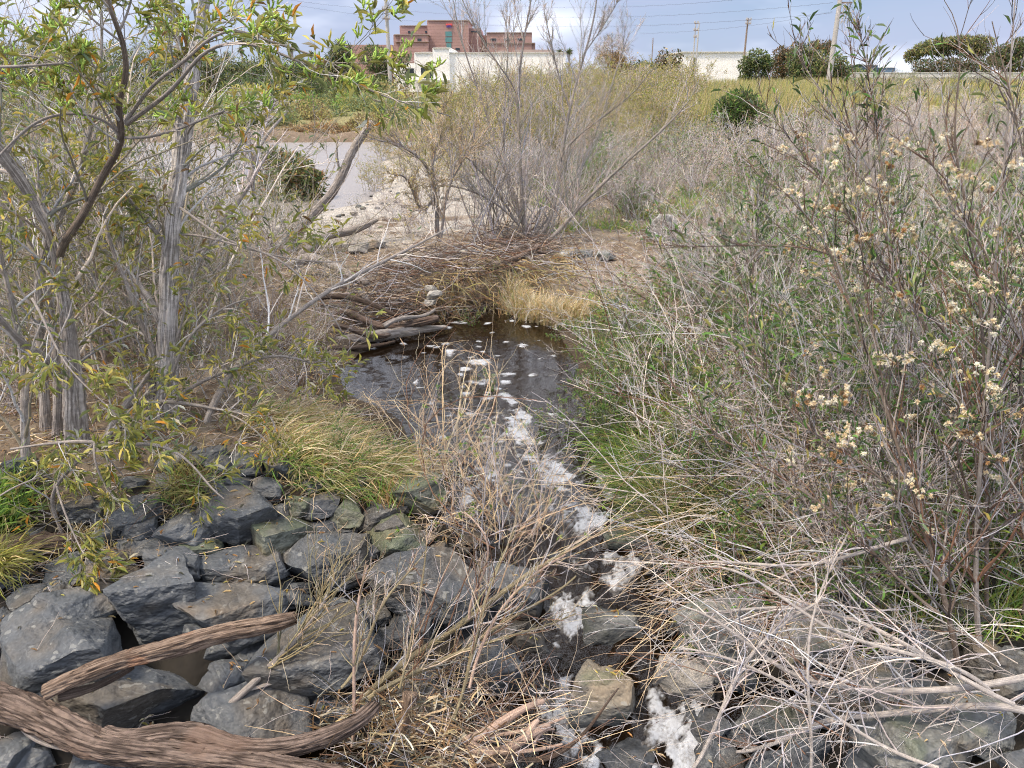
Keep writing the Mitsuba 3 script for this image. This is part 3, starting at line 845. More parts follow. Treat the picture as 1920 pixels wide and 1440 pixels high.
for i, (px, top) in enumerate(((401, 92), (425, 98), (452, 90), (483, 84), (500, 92), (507, 100), (546, 86), (563, 104), (583, 96), (1050, 92), (1067, 92))):
    Y = 170 if px < 900 else 240
    t = thing('palm_tree', 'small distant fan palm above the tree line' if px < 900 else 'tiny palm behind the roof of the white building', 'palm', 'distant palms across the river' if px < 900 else 'palms behind the white building')
    c = A(px, top + 5, Y); s = mpp(c)
    z0 = 0.5
    P = spline([[c[0], Y, z0], [c[0] + .1, Y, (z0 + c[2]) / 2], [c[0] + .05, Y, c[2]]], 6)
    Acc().add(tubes(P[None], np.full((1, 6), 2.0 * s), 6, 1, rng)).part(t, 'trunk', 'wood_mat', True)
    d = unit(rng.normal(size=(130, 3)) + [0, 0, .15])
    v, f, u = blades(rng, np.repeat(c[None], 130, 0), d, s * rng.uniform(6, 11, 130), s * 1.6, 4, -.25, rng.choice([4, 15, 0, 7], 130, p=[.4, .3, .2, .1]))
    part(t, 'crown', (v, f), 'leaf_mat', False, u)

# bushes along the far bank of the river and on the flats behind it
FB = [(440, 190, 46, 20, 70, 3, 'yellow green rounded bush across the river', [3, 11, 8], 9), (470, 178, 48, 18, 74, 1, 'broad golden yellow bush across the river', [1, 11, 8], 9), (385, 190, 22, 12, 66, 9, 'bright green low bush across the river beside the willow trunk', [3, 9, 11], 9),
      (560, 195, 50, 22, 66, 0, 'green scrub mound across the river, left of the dead snag', [0, 9, 5], 9), (640, 190, 46, 26, 62, 0, 'grey green scrub behind the dead snag', [5, 0, 8], 9), (620, 218, 44, 22, 50, 0, 'drooping green bush on top of the eroded far bank', [0, 5, 15], 9),
      (520, 220, 50, 18, 54, 0, 'silvery green bush on the far bank', [5, 13, 0], 9), (420, 218, 50, 20, 52, 0, 'grey green bush on the far bank beside the willow trunk', [5, 0, 8], 9), (700, 205, 40, 30, 58, 0, 'tan and green scrub right of the dead snag', [8, 0, 7], 9),
      (740, 180, 50, 26, 74, 0, 'brown grey brush below the white annex', [8, 10, 5], 9), (320, 180, 60, 26, 66, 0, 'dark green scrub behind the tall willow trunk', [0, 4, 5], 9), (230, 190, 60, 30, 62, 0, 'dense green scrub behind the left willow', [0, 4, 9], 9),
      (140, 190, 60, 34, 60, 0, 'green scrub behind the curved willow limb', [0, 4, 11], 9), (50, 190, 70, 36, 60, 0, 'dark green scrub at the left edge', [4, 0, 15], 9), (300, 225, 60, 20, 48, 0, 'low green bank brush left of the tall trunk', [0, 5, 8], 9), (180, 230, 70, 22, 48, 0, 'low bank brush behind the left willow', [0, 8, 5], 9), (60, 235, 70, 22, 48, 0, 'low bank brush at the far left', [0, 5, 4], 9),
      (590, 160, 50, 18, 90, 0, 'dark green hedge band below the palms', [4, 15, 0], 8), (480, 152, 60, 16, 92, 0, 'dark hedge band under the tree line', [4, 15, 5], 8), (690, 160, 50, 20, 88, 0, 'dark green scrub right under the shaggy tree', [4, 0, 15], 8)]
BANKL = ['left end of the far bank', 'far bank left of the willow limb', 'far bank behind the tall willow trunk', 'far bank right of the tall willow trunk', 'far bank above the shore bush', 'far bank left of the dead snag', 'far bank right of the dead snag']
_r = np.random.default_rng(7)
for k in range(64):
    Y = _r.uniform(39.5, 62); px = _r.uniform(-60, 800 if Y < 50 else 860)
    z = float(ground(A(px, 200, Y)[0], Y)) + .45
    py = 720 + F * ((CZ - z) * math.cos(PITCH) - Y * math.sin(PITCH)) / (Y * math.cos(PITCH) + (CZ - z) * math.sin(PITCH))
    kind = int(_r.integers(0, 4)); zone = BANKL[int(np.clip((px + 60) / 125, 0, 6))]
    FB.append((px, py, _r.uniform(26, 56), _r.uniform(13, 22), Y, 0, ['grey green', 'bright green', 'olive brown', 'silvery green'][kind] + ' scrub on the ' + zone, [[5, 0, 8], [9, 0, 11], [8, 10, 15], [5, 13, 8]][kind], 9))
for i, (px, py, hw, hh, Y, c, lab, cols, sz) in enumerate(FB):
    n = int(1500 + 12 * hw)
    crown_tree('far_bank_bush', lab, 'bush', Y, [(px, py, hw, hh), (px - hw * .6, py + hh * .5, hw * .6, hh * .8), (px + hw * .6, py + hh * .5, hw * .6, hh * .8), (px, py + hh * .9, hw, hh * .8)], n, sz * .75, cols, [5, 2.5, 2], 60 + i, droop=-.1, wdt=.32, group=lab if 'scrub on the' in lab else None)
crown_tree('eroded_bank', 'brown root tangle overhanging the eroded far bank of the river', 'bank brush', 40, [(610, 246, 50, 14), (560, 250, 40, 12), (640, 250, 26, 12), (500, 252, 40, 8)], 6000, 12, [10, 7, 14, 15], [5, 3, 2, 2], 90, droop=.6, wdt=.10)

# dark bush at the river's edge, dark green bush on the field
crown_tree('shore_bush', 'dark green and reddish bush on the edge of the sand bar by the river', 'bush', 19, [(548, 325, 48, 34), (520, 350, 44, 34), (575, 345, 34, 30), (540, 372, 50, 24), (512, 300, 24, 22)], 6500, 11, [4, 0, 15, 14, 10], [4, 3, 2, 1.5, 1], 91, trunk=(540, 0), droop=-.2, wdt=.34)
crown_tree('round_bush', 'dark green rounded bush standing in the grass right of the bare tree', 'bush', 27, [(1390, 195, 36, 26), (1365, 210, 32, 28), (1410, 215, 30, 24), (1375, 228, 40, 16)], 7000, 9, [4, 0, 9, 15], [5, 3, 2, 2], 92, droop=-.4, wdt=.25)


# ------------------------------------------------------------------ boulders
def rock_mesh(rng, W, D, H, ncut=8, edge=None, rough=1.0):
    """An angular quarried boulder: a convex block cut by planes, worn along its edges, with cracked uneven faces."""
    n = unit(rng.normal(size=(ncut, 3)) * [1, 1, .9]); h = rng.uniform(.50, .85, ncut)
    n = np.vstack([n, [[0, 0, 1], [0, 0, -1], [1, 0, 0], [-1, 0, 0], [0, 1, 0], [0, -1, 0]] + rng.normal(0, .16, (6, 3))])
    n = unit(n); h = np.concatenate([h, rng.uniform(.62, .9, 6)])
    hs = HalfspaceIntersection(np.column_stack([n, -h]), np.zeros(3))
    m = trimesh.convex.convex_hull(hs.intersections)
    a = rng.uniform(0, 6.28); c, s = math.cos(a), math.sin(a)
    v = m.vertices @ np.array([[c, -s, 0], [s, c, 0], [0, 0, 1]]).T
    v = (v - (v.max(0) + v.min(0)) / 2) / (v.max(0) - v.min(0)) * [W, D, H]
    S = (W * D * H) ** (1 / 3)
    mm = manifold3d.Manifold(manifold3d.Mesh(np.asarray(v, np.float32), np.asarray(m.faces, np.uint32))).refine_to_length(float(edge or max(S / 13, .022))).to_mesh()
    v, f = mm.vert_properties[:, :3].astype(float), mm.tri_verts
    m = trimesh.Trimesh(v, f, process=True)
    trimesh.smoothing.filter_laplacian(m, lamb=.22, iterations=1)
    v = np.array(m.vertices); o = rng.uniform(0, 50, 3); nn = np.array(m.vertex_normals)
    lay = rng.normal(size=3); lay /= np.linalg.norm(lay)
    q = v / S + o
    step = (v @ lay) / S * 5 + 1.3 * (meshkit.fbm(q * 1.7, 3, 3) - .5)
    saw = (step - np.floor(step))
    saw = np.where(saw < .5, saw, 1 - saw) * 1.2
    disp = .085 * (meshkit.fbm(q * 1.7, 3, 1) - .5) + .11 * (meshkit.fbm(q * 5, 4, 2) - .5) + .040 * (saw - .5) * meshkit.noise(q * 1.3, 8)
    crack = np.abs(meshkit.fbm(q * 1.5 + 20, 3, 5) - .5)
    disp = disp - .02 * sstep(.06, 0, crack)
    v = v + nn * (disp * S * rough)[:, None]
    return v, np.array(m.faces)


def boulder(px, py, w, h, mat, label, seed, sink=.12, group=None, zoff=0.0, name='boulder', cat='boulder', Y=None, fix=False):
    """A boulder whose outline is centred at this pixel, w x h pixels large, resting in the ground under it."""
    rng = np.random.default_rng(1000 + seed)
    z = -.2
    for _ in range(14):
        p = G(px, py, z) if Y is None else A(px, py, Y)
        s = mpp(p); W = w * s * 1.05
        th = math.atan2(CZ - p[2], p[1])
        D = W * rng.uniform(.75, .95) if _ == 0 else D
        H = np.clip((h * s - D * math.sin(th) * .72) / math.cos(th), .54 * W, 1.15 * W)
        zg = float(ground(p[0], p[1]))
        z = .5 * z + .5 * (zg + H * (.5 - sink) + zoff)
    if fix:
        z = A(px, py, Y)[2]
    v, f = rock_mesh(rng, W * 1.04, D, H)
    key = thing(name, label, cat, group)
    mt = trimesh.Trimesh(v + V(p[0], p[1], z), f, process=False)
    up = np.flatnonzero(mt.vertex_normals[:, 2] > .86)
    if len(up) and name == 'boulder':
        TOPS.append(np.array(mt.vertices)[rng.choice(up, min(len(up), rng.integers(3, 16)))])
    put(key, (v + V(p[0], p[1], z), f), mat, 38)
    return key


TOPS = []
RM, MM, PM, GM = 'rock_mat', 'mossy_rock_mat', 'pale_rock_mat', 'grey_rock_mat'
BOULDERS = [
    (125, 1222, 275, 165, RM, 'largest dark boulder at the left edge, broad flat face below the grass tuft'), (155, 1142, 160, 70, RM, 'flat topped dark boulder just behind the largest left boulder'),
    (305, 1122, 160, 165, RM, 'tall pyramid shaped dark boulder left of the upright split boulder'), (330, 1058, 105, 50, RM, 'small slab lying on top of the pyramid shaped boulder'),
    (462, 1070, 165, 118, RM, 'upright blue grey boulder with a split ridge in the middle of the left rocks'), (445, 1158, 185, 85, RM, 'low wide boulder in front of the upright split boulder, above the reddish log'),
    (245, 1298, 232, 150, RM, 'big cracked boulder between the reddish log and the furrowed log'), (425, 1272, 110, 82, RM, 'lighter blocky boulder right of the big cracked boulder'),
    (468, 1348, 232, 100, RM, 'long bluish slab boulder touching the furrowed front log'), (600, 1232, 240, 140, RM, 'broad dark boulder behind the thin olive stem'),
    (608, 1045, 170, 140, RM, 'large smooth dark boulder right of the upright split boulder'), (525, 998, 140, 82, MM, 'green topped mossy boulder behind the upright split boulder'),
    (380, 1030, 76, 46, MM, 'small greenish block left of the upright split boulder'), (270, 1025, 78, 56, RM, 'small dark boulder below the piece of white plastic'),
    (355, 990, 112, 60, RM, 'dark boulder with a rusty stain in the back row'), (450, 966, 160, 66, RM, 'long dark boulder in the back row under the hanging grass'),
    (568, 950, 66, 62, MM, 'pointed mossy boulder at the top of the rock slope'), (650, 958, 72, 56, MM, 'greenish boulder at the water edge left of the rusty sedge tuft'),
    (790, 928, 96, 100, MM, 'big greenish grey boulder at the pool outlet beside the rusty sedge tuft'), (740, 1014, 118, 50, MM, 'wet flat green boulder lying in the stream'),
    (235, 1083, 70, 42, RM, 'small dark rock left of the pyramid shaped boulder'), (205, 1050, 80, 46, RM, 'dark rock in the shade below the fallen dark trunk'),
    (150, 955, 70, 60, RM, 'dark rock under the willow base, left of the white plastic'), (205, 1000, 60, 50, RM, 'dark rock right behind the dark fallen trunk'),
    (255, 965, 85, 55, RM, 'square dark rock in the back row right of the white plastic'), (110, 1110, 60, 40, RM, 'little dark rock below the bright grass tuft'),
    (800, 1102, 215, 120, RM, 'wide boulder in mid stream half hidden by the dry bush'), (722, 1080, 66, 50, PM, 'pale wet stone at the left of the mid stream boulder'),
    (958, 1098, 150, 80, RM, 'dark wet boulder under the dry bush'), (1140, 1178, 116, 128, GM, 'grey boulder with a steep shaded side, right of the lower foam'),
    (1128, 1318, 125, 150, GM, 'tall boulder standing between the two lower foam falls'), (1166, 1012, 70, 56, MM, 'small green rock beside the upper foam'),
    (1225, 1045, 60, 50, RM, 'dark wet rock right of the upper foam'), (1340, 1180, 170, 180, GM, 'large light grey boulder under the pale dead twigs'),
    (1520, 1200, 120, 125, GM, 'flat faced grey boulder right of the large light grey boulder'), (1275, 1268, 108, 108, PM, 'beige boulder under the white dead twigs'),
    (1450, 1352, 155, 110, GM, 'grey boulder at the lower right beneath the thick grey branch'), (1655, 1300, 165, 90, GM, 'grey slab boulder below the roots of the flowering shrub'),
    (1710, 1400, 210, 100, GM, 'large grey boulder in the lower right corner'), (1160, 1425, 130, 70, RM, 'wet dark boulder at the bottom edge left of the white water'),
    (1010, 1312, 120, 100, RM, 'dark boulder behind the pinkish branch pile'), (915, 1250, 130, 90, RM, 'dark boulder below the olive stems'), (1000, 1208, 120, 90, RM, 'black wet boulder beside the lower left foam'),
    (1360, 1420, 110, 80, RM, 'dark boulder at the bottom edge right of the white water'), (1240, 1190, 70, 70, RM, 'dark rock in the shadow right of the steep grey boulder'),
    (45, 1425, 100, 50, RM, 'dark rock standing in the small water pocket of the lower left corner'), (190, 1425, 130, 50, RM, 'dark rock under the furrowed front log'), (270, 1372, 50, 26, RM, 'small rounded rock touching the furrowed front log'),
    (20, 1180, 70, 80, RM, 'dark rock cut by the left edge'), (690, 1150, 90, 60, RM, 'dark stone between mid stream boulder and the olive stem'), (560, 1125, 60, 60, RM, 'dark stone in the gap with a patch of foam'),
    (660, 1330, 110, 90, RM, 'dark stone at the right end of the furrowed log'), (1060, 1050, 80, 60, RM, 'dark wet stone in the upper foam stream'), (880, 1170, 110, 80, RM, 'dark stone under the dry bush'),
    (1560, 1330, 110, 90, RM, 'dark stone in the shade between the grey boulders'), (1830, 1350, 160, 120, GM, 'grey stone at the lower right edge'), (1420, 1100, 90, 70, GM, 'grey stone under the tangle of tan twigs'),
    (1230, 1430, 80, 60, RM, 'dark stone washed by the white water'), (780, 1330, 140, 110, RM, 'dark stone under the straw heap'), (900, 1400, 160, 110, RM, 'dark stone beneath the splintered root'),
]
for i, b in enumerate(BOULDERS):
    boulder(*b, i)
# stones away from the rapids
for i, b in enumerate([
    (1138, 480, 38, 28, GM, 'square brown grey stone on the bank behind the pool', .10), (1242, 425, 62, 62, PM, 'pale upright stone among the twigs right of the bare tree', .1), (888, 482, 60, 22, PM, 'flat pale stone under the bare tree', .2),
    (672, 466, 40, 22, PM, 'pale rounded stone in the brown root tangle', .2), (705, 456, 36, 24, PM, 'second pale stone in the brown root tangle', .2), (850, 478, 40, 20, PM, 'low flat stone left of the bare tree', .2),
    (1095, 476, 34, 18, GM, 'low grey stone beside the square brown grey stone', .2), (1060, 478, 30, 16, PM, 'small pale stone behind the dead twig mound', .2), (760, 480, 34, 18, GM, 'grey stone at the foot of the sapling', .2)]):
    boulder(*b[:6], 200 + i, sink=b[6], name='stone', cat='stone')
for i, (px, py, w, h) in enumerate(((806, 568, 24, 16), (815, 552, 28, 18), (808, 540, 22, 14), (797, 572, 18, 12))):
    boulder(px, py, w, h, PM, 'white rounded stone of the small pile above the pool', 220 + i, sink=.1, name='stone', cat='stone', group='white stones piled by the pool', Y=9.0 + .05 * i, fix=True)
# loose rubble filling the gaps
rng = np.random.default_rng(8)
rub = []
for k in range(420):
    x, y = rng.uniform(-3.3, 2.6), rng.uniform(2.1, 4.6)
    if abs(x - float(np.interp(y, YC, XC))) < .4:
        continue
    s = rng.uniform(.06, .26)
    v, f = rock_mesh(rng, s * 1.2, s, s * .7, 8, s / 3)
    rub.append(trimesh.Trimesh(v + V(x, y, float(ground(x, y)) + .05), f, process=False))
put('rubble', trimesh.util.concatenate(rub), 'rock_mat', 38)
tag('rubble', 'dark stone rubble filling the gaps between the boulders', 'rubble', kind='stuff')


# dead leaves and bits of twig lying on the boulders
rng = np.random.default_rng(9)
tp = np.vstack(TOPS) + [0, 0, .004]; tp = tp + rng.normal(0, .012, tp.shape) * [1, 1, 0]
K = len(tp)
m = leaves(rng, tp, np.column_stack([rng.normal(size=(K, 2)), rng.normal(.08, .15, K)]), rng.uniform(.02, .06, K), .010, rng.choice([10, 7, 14, 1, 15, 12], K), False, np.tile([0, 0, 1.0], (K, 1)))
put('rock_litter', (m[0], m[1]), 'leaf_mat', False, m[2]); tag('rock_litter', 'dead leaves fallen on the boulders', 'leaf litter', kind='stuff')
P, R = grow(rng, tp[::2] + [0, 0, .006], np.column_stack([rng.normal(size=(len(tp[::2]), 2)), rng.normal(.05, .1, len(tp[::2]))]), rng.uniform(.05, .22, len(tp[::2])), .0018, 4, .15, -.02)
m = tubes(P, R, 3, rng.choice([2, 7, 1, 11], len(P)), rng)
put('rock_twig', (m[0], m[1]), 'wood_mat', True, m[2]); tag('rock_twig', 'bits of dead twig lying on the boulders', 'twigs', kind='stuff')


# ------------------------------------------------------------------ logs
def log(root, name, pts, mat, n=24, **k):
    P, R = pathpx(pts, n)
    return part(root, name, *(lambda m: ((m[0], m[1]), mat, True, m[2]))(bark(P, R, **k))), P, R


def rest(pts, z):
    """(px, py, width) on the plane z -> (px, py, Y, width)."""
    out = []
    for q in pts:
        px, py, w, zz = q if len(q) == 4 else (*q, z)
        out.append((px, py, G(px, py, zz)[1], w))
    return out


lg = thing('furrowed_log', 'thick brown furrowed log curving along the bottom left corner over the boulders', 'log')
log(lg, 'trunk', rest([(-90, 1285, 64), (0, 1318, 64), (90, 1352, 60), (200, 1400, 56), (300, 1412, 50), (400, 1425, 54), (520, 1442, 50), (640, 1462, 44)], -.10), 'brown_bark_mat', 40, sides=64, furrow=.15, seed=1, ks=4.5, kc=6, jag=1)
log(lg, 'limb', rest([(195, 1380, 42), (260, 1388, 47), (350, 1380, 50), (440, 1402, 42), (560, 1398, 37), (650, 1365, 32), (700, 1325, 26)], -.08), 'brown_bark_mat', 30, sides=48, furrow=.15, seed=2, ks=4.5, kc=5.5, jag=1.4)
log(lg, 'branch', [(345, 1404, 2.95, 18), (400, 1350, 3.0, 15), (470, 1285, 3.1, 13), (540, 1215, 3.2, 11), (600, 1140, 3.3, 8), (625, 1090, 3.4, 5)], 'smooth_bark_mat', 20, sides=12, furrow=.05, cap=False)
log(lg, 'branch', rest([(40, 1345, 20), (58, 1378, 12), (95, 1398, 8), (160, 1408, 5)], -.2), 'smooth_bark_mat', 12, sides=10, furrow=.05, cap=False)
log(lg, 'branch', [(465, 1292, 3.1, 8), (540, 1268, 3.15, 7), (620, 1225, 3.25, 5), (690, 1190, 3.35, 3)], 'smooth_bark_mat', 12, sides=8, furrow=.05, cap=False)
rng = np.random.default_rng(21)
P, R = pathpx([(470, 1285, 3.1, 12), (540, 1215, 3.2, 10), (600, 1140, 3.3, 7), (640, 1060, 3.4, 3)], 10)
b, d, L, r = sprout(rng, P[None], R[None], 34, (.05, 1), (20, 60), (.4, .8), .4, .1)
P1, R1 = grow(rng, b, d, L, np.maximum(r, .0022), 6, .16, .03)
b, d, L, r = sprout(rng, P1, R1, 5, (.2, 1), (20, 60), (.3, .6), .6, .05)
P2, R2 = grow(rng, b, d, L, np.maximum(r, .0016), 4, .15, .0)
Acc().add(tubes(P1, R1, 5, 5, rng)).add(tubes(P2, R2, 3, rng.choice([5, 2, 9], len(P2)), rng)).part(lg, 'brushwood', 'wood_mat', True, 'stuff')

l2 = thing('reddish_log', 'slender reddish brown split log lying diagonally across the left boulders', 'log')
log(l2, 'trunk', rest([(85, 1298, 30, .02), (140, 1272, 33, .06), (230, 1238, 34, .10), (330, 1212, 37, .12), (430, 1184, 35, .14), (520, 1168, 32, .14), (548, 1160, 24, .12)], 0), 'red_bark_mat', 30, sides=48, furrow=.18, seed=5, ks=4.5, kc=4.6, jag=1.6)
log(l2, 'splinter', rest([(110, 1305, 20, -.02), (170, 1290, 16, -.02), (250, 1250, 10, .02)], 0), 'dark_bark_mat', 12, sides=14, furrow=.2)

l3 = thing('dark_log', 'dark wet trunk lying at the left edge below the willow', 'log')
log(l3, 'trunk', rest([(-60, 1040, 62), (40, 1028, 58), (120, 1020, 44), (200, 1012, 24), (222, 1012, 12)], -.02), 'dark_bark_mat', 24, sides=40, furrow=.2, seed=7)

# driftwood beside the pool
dw = thing('driftwood', 'pile of dark wet driftwood trunks at the left end of the pool', 'driftwood')
DW = [([(600, 645, 18, .05), (660, 636, 20, .06), (720, 628, 22, .08), (790, 618, 15, .08), (838, 614, 7, .05)], 0), ([(625, 585, 12, .18), (680, 598, 13, .18), (720, 612, 14, .14), (770, 608, 15, .16), (822, 597, 13, .2)], 0),
      ([(640, 660, 12, .02), (660, 680, 10, .0), (680, 690, 8, -.01)], 0), ([(560, 660, 12, .10), (620, 655, 11, .08), (690, 650, 8, .04), (740, 640, 5, .03)], 0), ([(610, 610, 9, .2), (660, 618, 11, .16), (710, 630, 9, .1), (740, 622, 6, .1)], 0),
      ([(720, 612, 10, .2), (760, 596, 8, .25), (800, 590, 6, .22), (815, 580, 4, .25)], 0), ([(590, 560, 10, .35), (640, 556, 11, .35), (700, 572, 9, .3), (745, 592, 7, .2)], 0)]
for i, (q, z) in enumerate(DW):
    log(dw, 'trunk' if i < 2 else 'limb', rest(q, z), ['smooth_bark_mat', 'brown_bark_mat', 'dark_bark_mat'][[0, 1, 2, 2, 1, 0, 2][i]], 24, sides=22, furrow=.18, seed=9 + i, ks=3)
log(dw, 'limb', [(702, 608, 9.0, 18), (694, 580, 9.0, 15), (682, 556, 9.1, 13), (674, 545, 9.1, 11)], 'smooth_bark_mat', 14, sides=18, furrow=.15, seed=11)
log(dw, 'limb', [(712, 546, 9.4, 9), (735, 575, 9.2, 10), (748, 590, 9.1, 10)], 'brown_bark_mat', 10, sides=12)
log(dw, 'limb', [(752, 590, 9.1, 9), (790, 555, 9.6, 7), (830, 525, 10.0, 5), (850, 505, 10.2, 3)], 'smooth_bark_mat', 12, sides=10)
log(dw, 'limb', [(660, 600, 9.0, 7), (650, 560, 9.1, 6), (655, 520, 9.2, 4), (640, 490, 9.3, 2)], 'smooth_bark_mat', 12, sides=8, cap=False)

sn = thing('dead_snag', 'weathered grey dead snag of two broken limbs leaning over the pale bar', 'dead wood')
log(sn, 'limb', [(540, 476, 11.6, 26), (556, 440, 11.7, 22), (590, 398, 11.8, 18), (630, 350, 11.9, 17), (655, 295, 12.0, 16), (682, 250, 12.1, 14), (698, 228, 12.1, 10)], 'smooth_bark_mat', 26, sides=20, furrow=.16, seed=13)
log(sn, 'limb', [(548, 494, 11.3, 24), (585, 462, 11.4, 20), (615, 441, 11.5, 18), (650, 434, 11.6, 16), (690, 420, 11.7, 12), (708, 412, 11.8, 5)], 'smooth_bark_mat', 24, sides=18, furrow=.14, seed=14)
log(sn, 'root', rest([(545, 498, 20, .45), (575, 486, 22, .5), (610, 492, 16, .5), (650, 512, 14, .4), (690, 530, 10, .35)], 0), 'smooth_bark_mat', 16, sides=14)
log(sn, 'limb', [(640, 330, 11.9, 6), (632, 290, 11.9, 4), (634, 260, 11.9, 2)], 'smooth_bark_mat', 8, sides=6, cap=False)

# torn white plastic on the rocks
pl = thing('plastic_scrap', 'torn scrap of white plastic caught on the rocks under the willow', 'litter')
rng = np.random.default_rng(3)
c0 = G(200, 978, .02); s = mpp(c0)
uu, vv, fp = grid(np.linspace(-1, 1, 22), np.linspace(-1, 1, 12))
zz = .016 * np.sin(uu * 5 + vv * 2) + .03 * (meshkit.fbm(np.stack([uu * 2, vv * 2, 0 * uu], -1), 3, 2) - .5)
hw = .35 + .55 * sstep(-1, .8, uu) + .2 * (meshkit.noise(np.stack([uu * 4, 0 * uu, 0 * uu], -1), 3) - .5)
X = c0[0] + uu * 27 * s; Yy = c0[1] + .015 * uu - vv * hw * .05; Zz = c0[2] + uu * .02 + vv * hw * .055 + zz
scene['plastic_mat'] = prin((.82, .83, .85), .5, .4)
part(pl, 'sheet', (np.stack([X, Yy, Zz], -1).reshape(-1, 3), fp), 'plastic_mat', True)
P, R = pathpx([(226, 985, c0[1], 5), (238, 998, c0[1], 3), (228, 1012, c0[1], 3)], 8)
part(pl, 'shred', tubes(P[None], R[None], 4, 8, rng)[:2], 'plastic_mat', True)


# ------------------------------------------------------------------ willows on the left bank
def twig_tree(rng, P, R, n1, l1, n2, l2, c1=1, c2=1, rmin=.0016, t1=(.25, 1), up1=.25, up2=.1, grav=.0, wig=.13):
    """Two orders of twigs on the polylines P (K,N,3) -> ([(P1,R1),(P2,R2)])."""
    b, d, L, r = sprout(rng, P, R, n1, t1, (25, 65), l1, .42, up1)
    P1, R1 = grow(rng, b, d, L, np.maximum(np.minimum(r, .012), rmin * 1.5), 7, wig, grav)
    b, d, L, r = sprout(rng, P1, R1, n2, (.2, 1), (20, 60), l2, .6, up2)
    P2, R2 = grow(rng, b, d, L, np.maximum(r, rmin), 5, wig, grav)
    return (P1, R1), (P2, R2)


def single_leaves(rng, root, b, d, Ls, Ws, cols, most=250):
    """The leaves that show largest as parts of their own, the rest as one."""
    dep = b[:, 1] * math.cos(PITCH) - (b[:, 2] - CZ) * math.sin(PITCH)
    sx = 960 + F * b[:, 0] / dep
    sy = 720 - F * (b[:, 1] * math.sin(PITCH) + (b[:, 2] - CZ) * math.cos(PITCH)) / dep
    vis = (sx > 0) & (sx < 1920) & (sy > 0) & (sy < 1440)
    o = np.argsort(np.where(vis, -Ls / dep, 0))
    for i in o[:most]:
        v, f, u = leaves(rng, b[i:i + 1], d[i:i + 1], Ls[i:i + 1], Ws[i:i + 1], cols[i:i + 1])
        part(root, 'leaf', (v, f), 'leaf_mat', False, u)
    rest_ = o[most:]
    if len(rest_):
        v, f, u = leaves(rng, b[rest_], d[rest_], Ls[rest_], Ws[rest_], cols[rest_])
        part(root, 'foliage', (v, f), 'leaf_mat', False, u, 'stuff')


def catkins(rng, b, d, L, r):
    K = len(b)
    P, _ = grow(rng, b, d, L, 1, 9, .10, .05)
    prof = np.array([.5, .9, 1.1, .95, 1.12, .95, 1.05, .75, .2])
    R = np.broadcast_to(r, (K,))[:, None] * prof * rng.uniform(.85, 1.15, (K, 9))
    return tubes(P, R, 6, np.where(rng.random(K) < .8, 3, 11), rng)


LW = np.array([0, 1, 2, 11, 8, 6, 10, 5])
wt = thing('willow_tree', 'many stemmed willow at the left edge with a curved limb and yellowing leaves', 'willow tree')
rng = np.random.default_rng(41)


def stem(root, name, pts, mat, n=26, sides=26, **k):
    P, R = pathpx(pts, n)
    m = bark(P, R, sides=sides, **k)
    part(root, name, (m[0], m[1]), mat, True, m[2])
    return P, R


S = []
# the old dark trunk that lies on the bank
stem(wt, 'base', [(20, 1050, 4.3, 70), (60, 980, 4.45, 110), (120, 905, 4.7, 100), (220, 870, 4.95, 84), (320, 850, 5.1, 66), (420, 818, 5.4, 40), (470, 800, 5.5, 16)], 'dark_bark_mat', 30, 44, furrow=.2, seed=20)
S.append(stem(wt, 'trunk', [(150, 880, 4.75, 58), (143, 800, 4.75, 45), (136, 700, 4.8, 36), (126, 610, 4.8, 27), (112, 520, 4.8, 22), (96, 440, 4.75, 21), (62, 375, 4.7, 22), (0, 285, 4.6, 24), (-70, 200, 4.5, 22)], 'grey_bark_mat', 34, 34, seed=21))
S.append(stem(wt, 'limb', [(112, 480, 4.75, 14), (131, 440, 4.65, 15), (157, 400, 4.6, 14), (200, 317, 4.5, 13), (227, 247, 4.4, 13), (223, 200, 4.35, 12), (234, 150, 4.3, 11), (229, 77, 4.25, 10), (213, 33, 4.2, 9), (196, -30, 4.2, 7)], 'dark_stem_mat', 34, 16, furrow=.06, seed=22))
S.append(stem(wt, 'stem', [(90, 860, 5.0, 26), (84, 760, 5.0, 20), (78, 660, 5.05, 17), (72, 560, 5.1, 15), (84, 470, 5.1, 14), (130, 370, 5.1, 12), (165, 260, 5.1, 10), (185, 150, 5.1, 7), (190, 20, 5.1, 5)], 'grey_bark_mat', 30, 18, seed=23))
S.append(stem(wt, 'stem', [(105, 870, 4.9, 22), (108, 760, 4.9, 17), (104, 660, 4.95, 14), (90, 560, 5.0, 12), (60, 470, 5.0, 10), (20, 380, 5.0, 8), (-30, 300, 5.0, 6)], 'grey_bark_mat', 26, 16, seed=24))
S.append(stem(wt, 'stem', [(70, 1000, 4.5, 24), (58, 920, 4.5, 20), (48, 850, 4.5, 18), (45, 700, 4.6, 14), (20, 560, 4.6, 11), (-10, 420, 4.6, 8)], 'grey_bark_mat', 22, 14, seed=25))
S.append(stem(wt, 'limb', [(118, 700, 4.7, 16), (80, 668, 4.6, 15), (40, 640, 4.5, 12), (8, 605, 4.4, 10), (-40, 560, 4.3, 7)], 'smooth_bark_mat', 16, 12, furrow=.06))
S.append(stem(wt, 'stem', [(178, 930, 4.6, 16), (195, 830, 4.7, 15), (235, 760, 4.9, 13), (290, 690, 5.2, 9), (340, 620, 5.5, 5)], 'smooth_bark_mat', 18, 10, furrow=.06))
B = []
